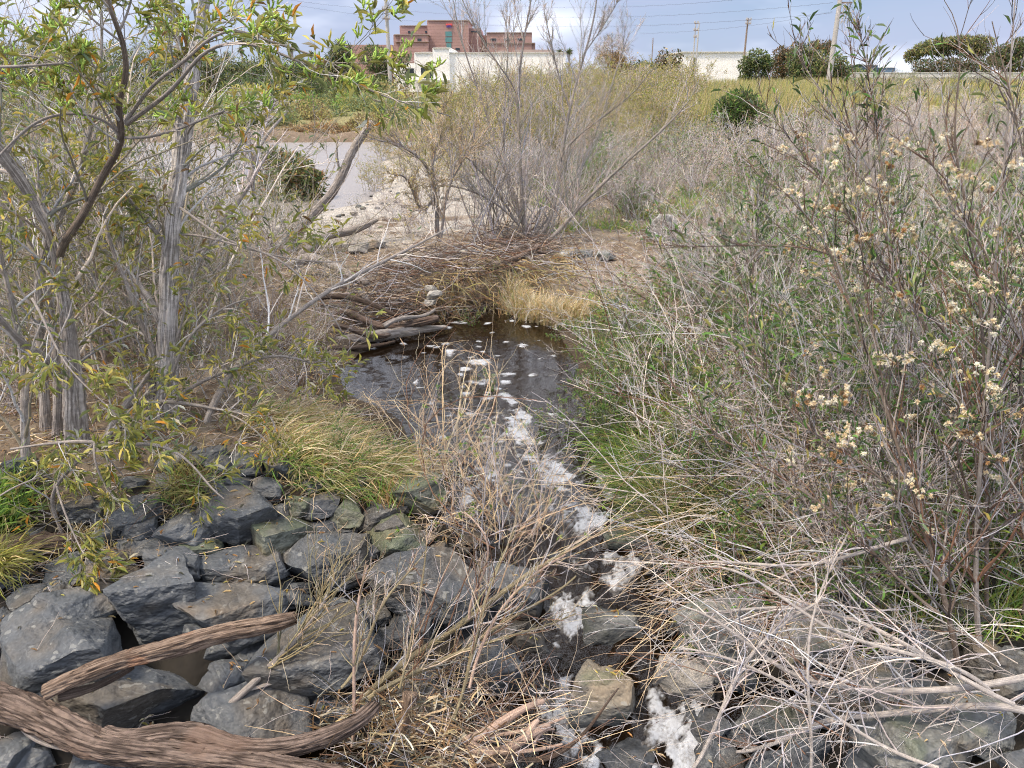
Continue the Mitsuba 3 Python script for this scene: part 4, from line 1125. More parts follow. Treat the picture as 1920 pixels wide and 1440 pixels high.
BR = [[(236, 228, 4.38, 9), (262, 190, 4.3, 9), (300, 148, 4.2, 8), (350, 110, 4.1, 8), (395, 72, 4.05, 7), (440, 58, 4.0, 7), (500, 75, 3.95, 6), (570, 98, 3.95, 5), (640, 128, 3.95, 3)],
      [(237, 232, 4.38, 12), (275, 205, 4.3, 11), (310, 178, 4.2, 10), (345, 141, 4.1, 9), (390, 95, 4.0, 8), (430, 82, 3.95, 7), (490, 88, 3.9, 7), (560, 115, 3.9, 6), (640, 146, 3.9, 5), (700, 172, 3.9, 4), (770, 196, 3.9, 3), (845, 218, 3.9, 2)],
      [(235, 258, 4.4, 7), (262, 258, 4.35, 7), (300, 252, 4.3, 7), (350, 236, 4.25, 6), (420, 208, 4.2, 5)], [(221, 252, 4.4, 8), (185, 222, 4.35, 7), (135, 213, 4.3, 7), (80, 224, 4.25, 7), (35, 255, 4.2, 6), (-10, 300, 4.1, 5)],
      [(-20, 125, 4.0, 7), (40, 124, 4.0, 7), (100, 120, 4.0, 6), (136, 118, 4.0, 5)], [(-20, 98, 4.2, 7), (20, 102, 4.2, 6), (80, 110, 4.2, 5), (130, 140, 4.2, 3)],
      [(222, 60, 4.25, 7), (240, 20, 4.3, 5), (250, -20, 4.3, 4)], [(229, 80, 4.25, 6), (190, 50, 4.2, 5), (150, 10, 4.2, 4), (130, -30, 4.2, 3)],
      [(70, 1050, 4.2, 9), (120, 1015, 4.2, 8), (100, 955, 4.2, 9), (107, 910, 4.15, 9), (150, 860, 4.1, 10), (178, 829, 4.1, 9)],
      [(20, 842, 4.3, 5), (90, 832, 4.2, 7), (178, 829, 4.1, 9), (240, 833, 4.05, 8), (305, 838, 4.0, 8), (340, 855, 4.0, 6), (380, 895, 3.95, 5), (420, 935, 3.9, 3)],
      [(178, 829, 4.1, 6), (180, 870, 4.0, 5), (195, 905, 4.0, 5), (228, 950, 3.95, 3)], [(180, 832, 4.1, 5), (205, 862, 4.1, 4), (232, 892, 4.1, 3)],
      [(107, 912, 4.15, 6), (116, 945, 4.0, 5), (140, 1005, 3.9, 4), (165, 1050, 3.8, 4), (200, 1095, 3.75, 3)], [(160, 860, 4.2, 5), (215, 800, 4.4, 4), (290, 720, 4.6, 3)],
      [(0, 930, 4.0, 4), (60, 900, 4.0, 4), (110, 885, 4.05, 3)], [(60, 560, 4.3, 6), (100, 640, 4.1, 5), (130, 690, 4.0, 4), (200, 760, 3.9, 3), (240, 800, 3.9, 2)]]
for pts in BR:
    B.append(stem(wt, 'branch', [(a, b_, c_, w_ * .8) for a, b_, c_, w_ in pts], 'smooth_bark_mat', 22, 9, furrow=.05, cap=False, rings=36))
# twigs on everything above
acc = Acc()
TW = []
for (P, R), n1, l1 in [(s, 16, (.20, .42)) for s in S] + [(b, 11, (.16, .40)) for b in B]:
    if np.linalg.norm(np.diff(P, axis=0), axis=1).sum() < .75:
        n1, l1 = 4, (.4, .8)
    P, R = P[None], R[None]
    (P1, R1), (P2, R2) = twig_tree(rng, P, R, n1, l1, 5, (.3, .65))
    acc.add(tubes(P1, R1, 5, rng.choice([1, 9, 0], len(P1)), rng)).add(tubes(P2, R2, 3, rng.choice([1, 9, 5, 0], len(P2)), rng))
    TW.append((P1, P2))
acc.part(wt, 'brushwood', 'wood_mat', True, 'stuff')
bb_, dd_ = [], []
for P1, P2 in TW:
    for PP, n in ((P1, 3), (P2, 4)):
        b, t = along(rng, PP, n, (.25, 1))
        bb_.append(b); dd_.append(leafdir(rng, t, .55, .25))
b, d = np.vstack(bb_), np.vstack(dd_)
K = len(b)
single_leaves(rng, wt, b, d, rng.uniform(.045, .095, K), rng.uniform(.008, .014, K), rng.choice(LW, K, p=[.34, .15, .03, .25, .12, .035, .02, .055]), 280)
# catkin tufts towards the top
b, t = along(rng, np.vstack([p2 for _, p2 in TW]), 1, (.5, 1))
hi = (b[:, 2] > 2.45) & (b[:, 1] < 4.9) & (b[:, 0] > -3.2)
b, t = b[hi], t[hi]
sel = rng.choice(len(b), min(len(b), 190), replace=False)
n = 7
bb2 = np.repeat(b[sel], n, 0) + rng.normal(0, .012, (len(sel) * n, 3)); dd2 = unit(np.repeat(t[sel], n, 0) * .4 + rng.normal(0, .6, (len(sel) * n, 3)) + [0, 0, .55])
key = part(wt, 'catkin', *(lambda m: ((m[0], m[1]), 'catkin_mat', True, m[2]))(catkins(rng, bb2, dd2, rng.uniform(.03, .055, len(bb2)), .0042)), kind='stuff')

# the straight grey willow
w2t = thing('willow_tree', 'tall straight grey willow trunk with furrowed bark right of the curved limb', 'willow tree')
rng = np.random.default_rng(43)
S2 = [stem(w2t, 'trunk', [(312, 860, 5.15, 60), (309, 790, 5.15, 47), (311, 700, 5.2, 40), (315, 600, 5.25, 36), (318, 500, 5.3, 33), (322, 430, 5.3, 30), (334, 330, 5.4, 31), (348, 210, 5.45, 32), (362, 115, 5.5, 28), (378, 30, 5.6, 22), (390, -60, 5.6, 18)], 'light_bark_mat', 44, 40, furrow=.26, seed=31, kc=4.2, ks=3.0)]
S2.append(stem(w2t, 'stem', [(280, 860, 5.1, 24), (277, 790, 5.1, 20), (283, 720, 5.15, 16), (290, 680, 5.2, 13), (262, 600, 5.2, 9), (240, 540, 5.25, 8), (212, 470, 5.3, 7), (190, 380, 5.3, 5), (150, 280, 5.3, 4)], 'grey_bark_mat', 26, 16, seed=32))
S2.append(stem(w2t, 'limb', [(300, 605, 5.25, 14), (268, 545, 5.35, 12), (240, 500, 5.5, 10), (222, 430, 5.6, 8), (215, 330, 5.7, 6)], 'grey_bark_mat', 18, 10, seed=33))
S2.append(stem(w2t, 'limb', [(352, 190, 5.45, 16), (346, 120, 5.5, 13), (330, 60, 5.55, 10), (322, -20, 5.6, 8)], 'grey_bark_mat', 14, 10, seed=34))
S2.append(stem(w2t, 'limb', [(318, 470, 5.3, 9), (280, 420, 5.2, 8), (240, 370, 5.1, 6), (200, 300, 5.0, 4)], 'smooth_bark_mat', 14, 8, furrow=.05))
B2 = []
for pts in [[(338, 390, 5.3, 6), (380, 420, 5.1, 6), (440, 455, 4.9, 5), (530, 492, 4.7, 5), (600, 560, 4.6, 4), (640, 620, 4.6, 3)], [(336, 440, 5.3, 5), (400, 448, 5.1, 5), (520, 480, 4.9, 4), (640, 490, 4.8, 3)],
            [(330, 640, 5.2, 5), (352, 560, 5.2, 5), (380, 480, 5.3, 4), (430, 420, 5.4, 3)], [(300, 760, 5.1, 9), (325, 700, 5.0, 8), (350, 640, 5.0, 7), (400, 590, 5.1, 6), (470, 560, 5.3, 4)],
            [(338, 760, 5.1, 11), (370, 720, 5.0, 9), (440, 690, 5.0, 8), (510, 668, 5.0, 7), (580, 680, 5.0, 5), (650, 720, 5.0, 3)], [(200, 785, 5.0, 12), (240, 762, 5.0, 11), (300, 753, 4.95, 10), (380, 762, 4.9, 8), (450, 775, 4.9, 6), (510, 780, 4.9, 4)],
            [(395, 780, 4.9, 3), (470, 800, 4.7, 4), (520, 850, 4.6, 3), (570, 910, 4.5, 2)], [(230, 790, 4.8, 4), (275, 785, 4.7, 4), (310, 830, 4.6, 4), (350, 870, 4.5, 3)],
            [(470, 770, 4.85, 3), (520, 815, 4.6, 3), (545, 870, 4.5, 3), (600, 885, 4.5, 2)], [(352, 250, 5.4, 6), (400, 215, 5.3, 5), (460, 205, 5.3, 4), (540, 175, 5.3, 2)]]:
    B2.append(stem(w2t, 'branch', [(a, b_, c_, w_ * .8) for a, b_, c_, w_ in pts], 'smooth_bark_mat', 20, 9, furrow=.05, cap=False, rings=34))
S2.append(B2[4])
acc, TW = Acc(), []
for (P, R), n1, l1 in [(s, 24, (.14, .32)) for s in S2] + [(b, 9, (.16, .36)) for b in B2]:
    (P1, R1), (P2, R2) = twig_tree(rng, P[None], R[None], n1, l1, 5, (.3, .65))
    acc.add(tubes(P1, R1, 5, rng.choice([1, 9, 0], len(P1)), rng)).add(tubes(P2, R2, 3, rng.choice([1, 9, 5, 0], len(P2)), rng))
    TW.append((P1, P2))
acc.part(w2t, 'brushwood', 'wood_mat', True, 'stuff')
b, t = along(rng, np.vstack([p2 for _, p2 in TW]), 3, (.3, 1))
K = len(b)
single_leaves(rng, w2t, b, leafdir(rng, t, .55, .3), rng.uniform(.04, .09, K), rng.uniform(.008, .014, K), rng.choice(LW, K, p=[.36, .16, .03, .22, .12, .02, .03, .06]), 120)

# pale sapling leaning over the bank towards the pool
sp = thing('leaning_sapling', 'pale grey leaning sapling rising from the left bank towards the dead snag', 'sapling')
rng = np.random.default_rng(44)
P, R = stem(sp, 'trunk', [(388, 790, 4.9, 14), (410, 740, 4.95, 14), (442, 690, 5.05, 12), (475, 655, 5.2, 11), (540, 600, 5.5, 9), (620, 543, 5.9, 8), (690, 505, 6.3, 7), (770, 465, 6.7, 5), (835, 430, 7.0, 3)], 'smooth_bark_mat', 30, 12, furrow=.05, cap=False)
(P1, R1), (P2, R2) = twig_tree(rng, P[None], R[None], 16, (.12, .3), 4, (.3, .6))
Acc().add(tubes(P1, R1, 4, 0, rng)).add(tubes(P2, R2, 3, 0, rng)).part(sp, 'brushwood', 'wood_mat', True, 'stuff')
s2 = thing('leaning_sapling', 'pale forked dead sapling behind the straight willow trunk, over the river', 'sapling')
P, R = stem(s2, 'trunk', [(370, 490, 7.0, 14), (410, 430, 7.4, 13), (440, 385, 7.6, 12), (465, 345, 7.8, 12), (480, 290, 8.0, 11), (495, 235, 8.2, 7), (520, 180, 8.4, 4)], 'smooth_bark_mat', 24, 12, furrow=.06, cap=False)
Pb, Rb = stem(s2, 'branch', [(478, 372, 7.8, 7), (474, 330, 7.9, 8), (490, 270, 8.0, 7), (520, 230, 8.2, 5), (545, 200, 8.4, 3)], 'smooth_bark_mat', 16, 8, furrow=.05, cap=False)
Pc, Rc = P[None], R[None]
(P1, R1), (P2, R2) = twig_tree(rng, Pc, Rc, 26, (.2, .45), 6, (.3, .7), t1=(.4, 1))
Acc().add(tubes(P1, R1, 4, 7, rng)).add(tubes(P2, R2, 3, 7, rng)).part(s2, 'brushwood', 'wood_mat', True, 'stuff')


# ------------------------------------------------------------------ the bare tree behind the pool and the sapling beside it
bt = thing('bare_tree', 'large leafless grey tree of many fanning stems standing behind the pool', 'tree')
rng = np.random.default_rng(51)
ST = [[(985, 445, 12.2, 15), (980, 390, 12.2, 14), (975, 300, 12.2, 12), (972, 200, 12.2, 11), (975, 130, 12.2, 9), (985, 60, 12.2, 7), (1000, -30, 12.2, 4)],
      [(1005, 450, 12.0, 14), (1035, 400, 12.1, 12), (1050, 320, 12.2, 11), (1065, 220, 12.3, 10), (1085, 140, 12.4, 8), (1105, 70, 12.4, 7), (1120, -30, 12.4, 4)],
      [(1005, 470, 11.8, 18), (1040, 440, 11.8, 16), (1090, 385, 11.8, 13), (1130, 345, 11.7, 11), (1190, 290, 11.6, 9), (1240, 245, 11.5, 7), (1290, 190, 11.4, 4)],
      [(990, 440, 12.4, 10), (960, 360, 12.4, 9), (930, 270, 12.5, 8), (900, 180, 12.6, 7), (870, 90, 12.6, 5), (850, 0, 12.6, 3)],
      [(978, 200, 12.2, 7), (955, 150, 12.1, 6), (920, 100, 12.0, 5), (890, 50, 12.0, 4), (860, -20, 12.0, 3)], [(1070, 205, 12.3, 6), (1050, 150, 12.3, 6), (1035, 90, 12.3, 5), (1020, 20, 12.3, 3)],
      [(1050, 300, 12.2, 7), (1090, 250, 12.0, 6), (1130, 220, 11.9, 5), (1180, 180, 11.8, 4), (1220, 130, 11.7, 3)], [(1000, 440, 12.4, 9), (1080, 330, 12.8, 8), (1120, 240, 13, 6), (1150, 150, 13.1, 5), (1180, 60, 13.2, 3)],
      [(985, 430, 12.6, 9), (950, 330, 12.8, 7), (945, 230, 13, 6), (950, 130, 13, 4), (955, 30, 13, 3)], [(1095, 100, 12.4, 5), (1130, 50, 12.3, 4), (1165, -10, 12.3, 3)],
      [(970, 420, 12.2, 8), (920, 345, 12.0, 7), (870, 290, 11.9, 5), (820, 250, 11.8, 3)], [(985, 440, 12, 8), (900, 365, 11.8, 7), (850, 350, 11.7, 5), (800, 350, 11.6, 4)]]
SS = [stem(bt, 'trunk' if i < 3 else 'limb', p, 'smooth_bark_mat', 26, 12 if i < 3 else 8, furrow=.06, rings=50) for i, p in enumerate([[(a, b_, c_, w_ * .52) for a, b_, c_, w_ in q] for q in ST])]
P = np.array([spline(np.column_stack([p, r]), 20) for p, r in SS])
b, d, L, r = sprout(rng, P[..., :3], P[..., 3], 17, (.2, 1), (15, 48), (.16, .42), .45, .35)
P1, R1 = grow(rng, b, d, L, np.clip(r, .006, .016), 8, .10, .05)
b, d, L, r = sprout(rng, P1, R1, 6, (.15, 1), (15, 45), (.3, .65), .6, .25)
P2, R2 = grow(rng, b, d, L, np.clip(r, .0034, .006), 6, .10, .04)
b, d, L, r = sprout(rng, P2, R2, 3, (.2, 1), (15, 45), (.3, .6), .7, .1)
P3, R3 = grow(rng, b, d, L, np.clip(r, .0024, .004), 4, .10, .02)
Acc().add(tubes(P1, R1, 5, rng.choice([1, 9], len(P1)), rng)).add(tubes(P2, R2, 3, rng.choice([1, 7, 9, 2], len(P2)), rng)).add(tubes(P3, R3, 3, rng.choice([1, 2, 2, 9], len(P3)), rng)).part(bt, 'brushwood', 'wood_mat', True, 'stuff')
# brushy suckers round its foot
c = ground_pt(.1, 12.4)
K = 72
b0 = c + np.column_stack([rng.normal(0, .45, K), rng.normal(0, .4, K), np.zeros(K)]); d0 = unit(np.column_stack([rng.normal(0, .40, K), rng.normal(0, .3, K), np.ones(K)]))
Pk, Rk = grow(rng, b0, d0, rng.uniform(1.0, 2.6, K), .009, 9, .08, .02)
b, d, L, r = sprout(rng, Pk, Rk, 8, (.15, 1), (15, 50), (.2, .45), .6, .2)
P1, R1 = grow(rng, b, d, L, np.clip(r, .004, .007), 5, .12, .02)
b, d, L, r = sprout(rng, P1, R1, 3, (.2, 1), (15, 50), (.3, .6), .7, .1)
P2, R2 = grow(rng, b, d, L, np.clip(r, .003, .005), 4, .12, .0)
bs = thing('sucker_brush', 'thick grey brush of suckers round the foot of the bare tree', 'brush')
Acc().add(tubes(Pk, Rk, 5, rng.choice([1, 9, 7], K), rng)).add(tubes(P1, R1, 3, rng.choice([1, 9, 7], len(P1)), rng)).add(tubes(P2, R2, 3, rng.choice([1, 9, 7], len(P2)), rng)).part(bs, 'brushwood', 'wood_mat', True, 'stuff')
b, t = along(rng, P2, 1, (.2, 1)); sel = rng.random(len(b)) < .35; b, t = b[sel], t[sel]; K = len(b)
part(bs, 'foliage', *(lambda m: ((m[0], m[1]), 'leaf_mat', False, m[2]))(leaves(rng, b, leafdir(rng, t), rng.uniform(.03, .06, K), .012, rng.choice([5, 0, 8, 9], K), True)), kind='stuff')

ys_ = thing('yellow_sapling', 'slender forked sapling in a haze of yellowish twigs left of the bare tree', 'sapling')
rng = np.random.default_rng(53)
ST = [[(822, 450, 11.4, 8), (818, 390, 11.4, 8), (808, 330, 11.4, 7), (790, 300, 11.3, 6), (755, 275, 11.2, 5), (715, 255, 11.1, 3)], [(826, 452, 11.3, 6), (832, 400, 11.3, 5), (850, 330, 11.4, 5), (875, 290, 11.5, 4), (890, 240, 11.6, 3)], [(808, 330, 11.4, 6), (815, 290, 11.4, 5), (825, 250, 11.5, 4), (830, 200, 11.5, 3)],
      [(815, 370, 11.4, 6), (790, 390, 11.3, 5), (770, 350, 11.2, 4), (740, 330, 11.0, 3)]]
SS = [stem(ys_, 'trunk' if i < 2 else 'limb', p, 'smooth_bark_mat', 20, 9, furrow=.06, rings=40, cap=False) for i, p in enumerate(ST)]
P = np.array([spline(np.column_stack([p, r]), 20) for p, r in SS])
b, d, L, r = sprout(rng, P[..., :3], P[..., 3], 26, (.1, 1), (15, 60), (.25, .6), .5, .3)
P1, R1 = grow(rng, b, d, L, np.clip(r, .004, .008), 7, .12, .03)
b, d, L, r = sprout(rng, P1, R1, 9, (.15, 1), (15, 50), (.3, .6), .6, .2)
P2, R2 = grow(rng, b, d, L, np.clip(r, .003, .005), 5, .12, .02)
b, d, L, r = sprout(rng, P2, R2, 3, (.2, 1), (15, 45), (.3, .6), .7, .1)
P3, R3 = grow(rng, b, d, L, .0028, 3, .10, .02)
Acc().add(tubes(P1, R1, 5, rng.choice([1, 2], len(P1)), rng)).add(tubes(P2, R2, 3, rng.choice([2, 5, 7], len(P2)), rng)).add(tubes(P3, R3, 3, rng.choice([2, 5, 6], len(P3)), rng)).part(ys_, 'brushwood', 'wood_mat', True, 'stuff')
b, t = along(rng, P3, 1, (.3, 1)); K = len(b)
part(ys_, 'foliage', *(lambda m: ((m[0], m[1]), 'leaf_mat', False, m[2]))(leaves(rng, b, leafdir(rng, t), rng.uniform(.025, .05, K), .010, rng.choice([8, 1, 7], K), True)), kind='stuff')


# ------------------------------------------------------------------ plants that repeat: a few kinds, each copy a thing of its own
def proto(name, wood, leaf=None, extra=None):
    g = {'type': 'shapegroup'}
    v, f, u = wood.get(); g['brushwood'] = mikit.ply((v, f), 'wood_mat', True, u)
    if leaf is not None:
        v, f, u = leaf.get(); g['foliage'] = mikit.ply((v, f), 'leaf_mat', False, u)
    if extra is not None:
        v, f, u = extra.get(); g['flower_head'] = mikit.ply((v, f), 'leaf_mat', False, u)
    scene[name + '_group'] = g
    return name + '_group'


def plant(name, label, cat, grp, p, rz, s, group=None, tilt=(0, 0), sz=1.0):
    key = thing(name, label, cat, group)
    t = T().translate(list(map(float, p))).rotate([1, 0, 0], tilt[0]).rotate([0, 1, 0], tilt[1]).rotate([0, 0, 1], float(rz)).scale([float(s), float(s), float(s * sz)])
    scene[key] = {'type': 'instance', 'to_world': t, 'shapegroup': {'type': 'ref', 'id': grp}}
    for k in ('brushwood', 'foliage', 'flower_head'):
        if k in scene[grp]:
            tag(f'{key}__{k}', kind='stuff')
    return key


def puffs(rng, c, n, r, col=(13, 12, 12, 14)):
    """Fluffy seed heads: clusters of small bristly balls round the points c."""
    K = len(c)
    b = np.repeat(c, n, 0) + rng.normal(0, 1, (K * n, 3)) * np.repeat(np.broadcast_to(r, (K,)), n)[:, None] * [.85, .85, .45]
    m = 26
    d = unit(rng.normal(size=(len(b) * m, 3)) + [0, 0, .35])
    cc = np.repeat(rng.choice(col, K * n), m)
    rr = np.repeat(np.repeat(np.broadcast_to(r, (K,)), n), m)
    return leaves(rng, np.repeat(b, m, 0), d, rr * rng.uniform(.42, .62, len(d)), rr * .26, cc, True)


def shrub(seed, H, n0, spread, n1, n2, wc, lc=None, nl=1, lsz=(.03, .07), lw=.010, r0=.006, wig=.09, flowers=0, lean=(0, 0), rmin=(.0022, .0016), l1=(.2, .5), up=.15, lp=1.0):
    rng = np.random.default_rng(seed)
    b = np.column_stack([rng.normal(0, .10 * H, n0), rng.normal(0, .10 * H, n0), np.zeros(n0) - .04])
    d = unit(np.column_stack([rng.normal(lean[0], spread, n0), rng.normal(lean[1], spread, n0), np.ones(n0)]))
    P, R = grow(rng, b, d, H * rng.uniform(.65, 1.15, n0), r0 * rng.uniform(.7, 1.2, n0), 9, wig, -.02)
    b, d, L, r = sprout(rng, P, R, n1, (.12, 1), (18, 60), l1, .55, up)
    P1, R1 = grow(rng, b, d, L, np.maximum(r, rmin[0]), 6, wig * 1.3, 0)
    b, d, L, r = sprout(rng, P1, R1, n2, (.15, 1), (18, 60), (.3, .7), .6, up * .5)
    P2, R2 = grow(rng, b, d, L, np.maximum(r * .8, rmin[1]), 4, wig * 1.3, 0)
    w = Acc().add(tubes(P, R, 5, rng.choice(wc, n0), rng)).add(tubes(P1, R1, 4, rng.choice(wc, len(P1)), rng)).add(tubes(P2, R2, 3, rng.choice(wc, len(P2)), rng))
    lf = fl = None
    if lc is not None:
        b, t = along(rng, P2, nl, (.2, 1)); b1, t1 = along(rng, P1, nl, (.5, 1))
        b, t = np.vstack([b, b1]), np.vstack([t, t1]); keep = rng.random(len(b)) < lp
        b, t = b[keep], t[keep]; K = len(b)
        lf = Acc().add(leaves(rng, b, leafdir(rng, t, .55), rng.uniform(*lsz, K), lw * rng.uniform(.7, 1.2, K), rng.choice(lc, K), lsz[1] < .05))
    if flowers:
        e = P1[:, -1]; e = e[np.argsort(-e[:, 2] + rng.normal(0, .15 * H, len(e)))[:flowers]]
        fl = Acc().add(puffs(rng, e, 4, rng.uniform(.016, .028, len(e))))
    return w, lf, fl


GREY = [proto(f'grey_brush{i}', *shrub(300 + i, 1.1, 14, .50, 6, 5, [0, 7, 1, 4, 11, 7], r0=.0055)) for i in range(3)]
GREEN = [proto(f'green_brush{i}', *shrub(310 + i, 1.15, 11, .42, 7, 4, [1, 7, 4, 11, 3], [4, 5, 9, 0, 9], 3, (.04, .09), .011, flowers=9)) for i in range(4)]
FLOW = [proto(f'pale_brush{i}', *shrub(320 + i, 1.2, 13, .45, 7, 4, [7, 0, 1, 4, 11], [5, 4, 9], 1, (.03, .07), .009, flowers=16, lp=.6)) for i in range(2)]
YEL = [proto(f'yellow_brush{i}', *shrub(330 + i, 2.2, 16, .30, 8, 5, [2, 5, 9, 7], [11, 8, 11, 7], 2, (.06, .12), .026, r0=.012, rmin=(.006, .005), lp=.75, l1=(.15, .4))) for i in range(3)]
SAP = [proto(f'sapling_brush{i}', *shrub(340 + i, 1.5, 9, .36, 8, 5, [1, 9, 5, 0], [0, 5, 8, 11, 5], 1, (.03, .06), .009, r0=.006, lp=.55)) for i in range(3)]
FARG = [proto(f'far_brush{i}', *shrub(350 + i, 1.6, 13, .45, 6, 4, [7, 1, 9], [5, 0, 8, 9, 15], 1, (.06, .14), .045, r0=.012, rmin=(.007, .006), lp=.8)) for i in range(3)]
FARN = [proto(f'far_bare_brush{i}', *shrub(360 + i, 1.4, 15, .45, 7, 5, [7, 0, 1, 2], r0=.011, rmin=(.007, .006))) for i in range(2)]


def tussock(seed, n, L, spread, cols, p, w=.006, lean=(0, 0), grav=-.16):
    rng = np.random.default_rng(seed)
    b = np.column_stack([rng.normal(0, .08 * L[1], n), rng.normal(0, .08 * L[1], n), np.zeros(n) - .02])
    d = unit(np.column_stack([rng.normal(lean[0], spread, n), rng.normal(lean[1], spread, n), np.ones(n)]))
    return blades(rng, b, d, rng.uniform(*L, n), w * rng.uniform(.6, 1.3, n), 6, grav, rng.choice(cols, n, p=p))


rng = np.random.default_rng(400)
# right bank, from the pool's edge to the right edge of the picture
NB = 0


def zone(x, y):
    e = x - float(np.interp(y, YC, XC) + np.interp(y, YC, HW))
    sx = 960 + F * x / (y * math.cos(PITCH) + 2 * math.sin(PITCH))
    if e < 1.0:
        return 'at the right shore of the pool' if y > 4.9 else 'at the right side of the rapids'
    if sx > 1560:
        return 'behind the tall flowering shrub' if y > 4 else 'under the tall flowering shrub'
    return 'in the middle of the right bank' if y < 6.5 else 'far up the right bank'


def fzone(x, y):
    sx = 960 + F * x / (y * math.cos(PITCH) + 2 * math.sin(PITCH))
    d = 'near part' if y < 15 else 'middle' if y < 25 else 'far part'
    s = 'beside the bare tree' if sx < 1300 else 'below the dark round bush' if sx < 1560 else 'at the right edge'
    return f'in the {d} of the field, {s}'


for k in range(900):
    x, y = rng.uniform(.6, 7.5), rng.uniform(3.6, 10.5)
    e = x - float(np.interp(y, YC, XC) + np.interp(y, YC, HW))
    if e < (.22 if y < 5.6 else .45) or x > .80 * y + .8 or rng.random() > (.30 if y < 6 else .33):
        continue
    if (y > 7.8 and x < 1.9) or (y > 9.4 and x < 2.6):
        continue
    q = rng.random(); s = rng.uniform(.55, 1.0) * (.75 if e < .7 else 1)
    p = ground_pt(x, y)
    if (y > 5.6 and e < 1.3) or e < .45:
        s *= .52
    if q < .46:
        plant('grey_shrub', 'tangle of bare grey twigs ' + zone(x, y), 'shrub', GREY[k % 3], p, rng.uniform(0, 360), s * 1.05, 'bare grey shrubs ' + zone(x, y), (rng.uniform(-12, 12), rng.uniform(-28, 8)))
    elif q < .80:
        plant('green_shrub', 'leggy narrow leaved green shrub ' + zone(x, y), 'shrub', GREEN[k % 4], p, rng.uniform(0, 360), s, 'green leaved shrubs ' + zone(x, y), (rng.uniform(-10, 10), rng.uniform(-20, 8)))
    else:
        plant('pale_shrub', 'grey shrub dotted with pale seed heads ' + zone(x, y), 'shrub', FLOW[k % 2], p, rng.uniform(0, 360), s, 'shrubs with pale seed heads ' + zone(x, y), (rng.uniform(-10, 10), rng.uniform(-20, 8)))
    NB += 1
# the flat field behind
for k in range(900):
    y = 10 + 24 * rng.random() ** 1.25
    x = rng.uniform(-1.5, .72 * y + 2)
    if x < 2.6 and y < 13 or x < np.interp(y, [10, 13, 16, 22, 30], [3.0, 1.6, .6, -1.0, -3]) or rng.random() > .46:
        continue
    p = ground_pt(x, y); s = rng.uniform(.6, 1.05); q = rng.random()
    if y < 18:
        if q < .50:
            plant('field_shrub', 'bare grey lavender shrub ' + fzone(x, y), 'shrub', GREY[k % 3], p, rng.uniform(0, 360), s * 1.1, 'bare grey shrubs ' + fzone(x, y))
        elif q < .8:
            plant('leafy_shrub', 'half green shrub ' + fzone(x, y), 'shrub', GREEN[k % 4], p, rng.uniform(0, 360), s, 'half green shrubs ' + fzone(x, y))
        else:
            plant('leafy_shrub', 'half green shrub ' + fzone(x, y), 'shrub', FLOW[k % 2], p, rng.uniform(0, 360), s, 'half green shrubs ' + fzone(x, y))
    elif q < .55:
        plant('field_shrub', 'bare grey lavender shrub ' + fzone(x, y), 'shrub', FARN[k % 2], p, rng.uniform(0, 360), s * .8, 'bare grey shrubs ' + fzone(x, y))
    else:
        plant('far_shrub', 'grey green shrub ' + fzone(x, y), 'shrub', FARG[k % 3], p, rng.uniform(0, 360), s * .75, 'grey green shrubs ' + fzone(x, y))
# farther: scrub with yellow tips, golden grass
for k in range(210):
    y = rng.uniform(22, 75); px = rng.uniform(690, 1300)
    x = A(px, 200, y)[0]
    if x < -3.0 - .0 * y or (y < 30 and x < -1):
        continue
    plant('yellow_scrub', 'yellowish green scrub willow in the thicket ' + ('left of' if px < 900 else 'behind' if px < 1120 else 'right of') + ' the bare tree', 'shrub', YEL[k % 3], ground_pt(x, y), rng.uniform(0, 360), rng.uniform(.65, 1.1) * np.interp(y, [24, 75], [.95, 1.3]), 'yellowish scrub willows ' + ('left of' if px < 900 else 'behind' if px < 1120 else 'right of') + ' the bare tree')
for k in range(150):
    y = rng.uniform(34, 110); px = rng.uniform(1250, 1960)
    q = rng.random()
    plant('far_shrub', 'grey green shrub far off, ' + ('below the dark trees' if px < 1560 else 'below the road parapet'), 'shrub', (FARG if q < .75 else FARN)[k % 2], ground_pt(A(px, 200, y)[0], y), rng.uniform(0, 360), rng.uniform(.7, 1.2) * np.interp(y, [34, 110], [.8, 1.2]), 'grey green shrubs far off, ' + ('below the dark trees' if px < 1560 else 'below the road parapet'), sz=.8)
# left: scrub on the near left bank, between the willows and the bar
for k in range(300):
    y = 5.0 + 8 * rng.random(); x = rng.uniform(-8.5, -1.2)
    e = float(np.interp(y, YC, XC) - np.interp(y, YC, HW)) - x
    if e < .4 or x < -.78 * y - .6 or rng.random() > .5 or (y > 9.5 and x > -3.4) or x > -1.75:
        continue
    plant('bank_sapling', 'thin twiggy willow shoot with small olive leaves on the left bank', 'sapling', SAP[k % 3] if rng.random() < .7 else GREY[k % 3], ground_pt(x, y), rng.uniform(0, 360), rng.uniform(.5, .95), 'twiggy willow shoots on the left bank', (rng.uniform(-12, 12), rng.uniform(-8, 25)))
for k in range(20):                          # taller shoots that veil the river
    y = rng.uniform(6.2, 10.5); x = A(rng.uniform(-40, 400), 500, y)[0]
    if x > -2.6:
        continue
    plant('tall_willow_shoot', 'tall thin willow shoots with small olive leaves veiling the river behind the left willows', 'sapling', SAP[k % 3], ground_pt(x, y), rng.uniform(0, 360), rng.uniform(1.3, 2.2), 'tall willow shoots behind the left willows', (rng.uniform(-8, 8), rng.uniform(-6, 12)))
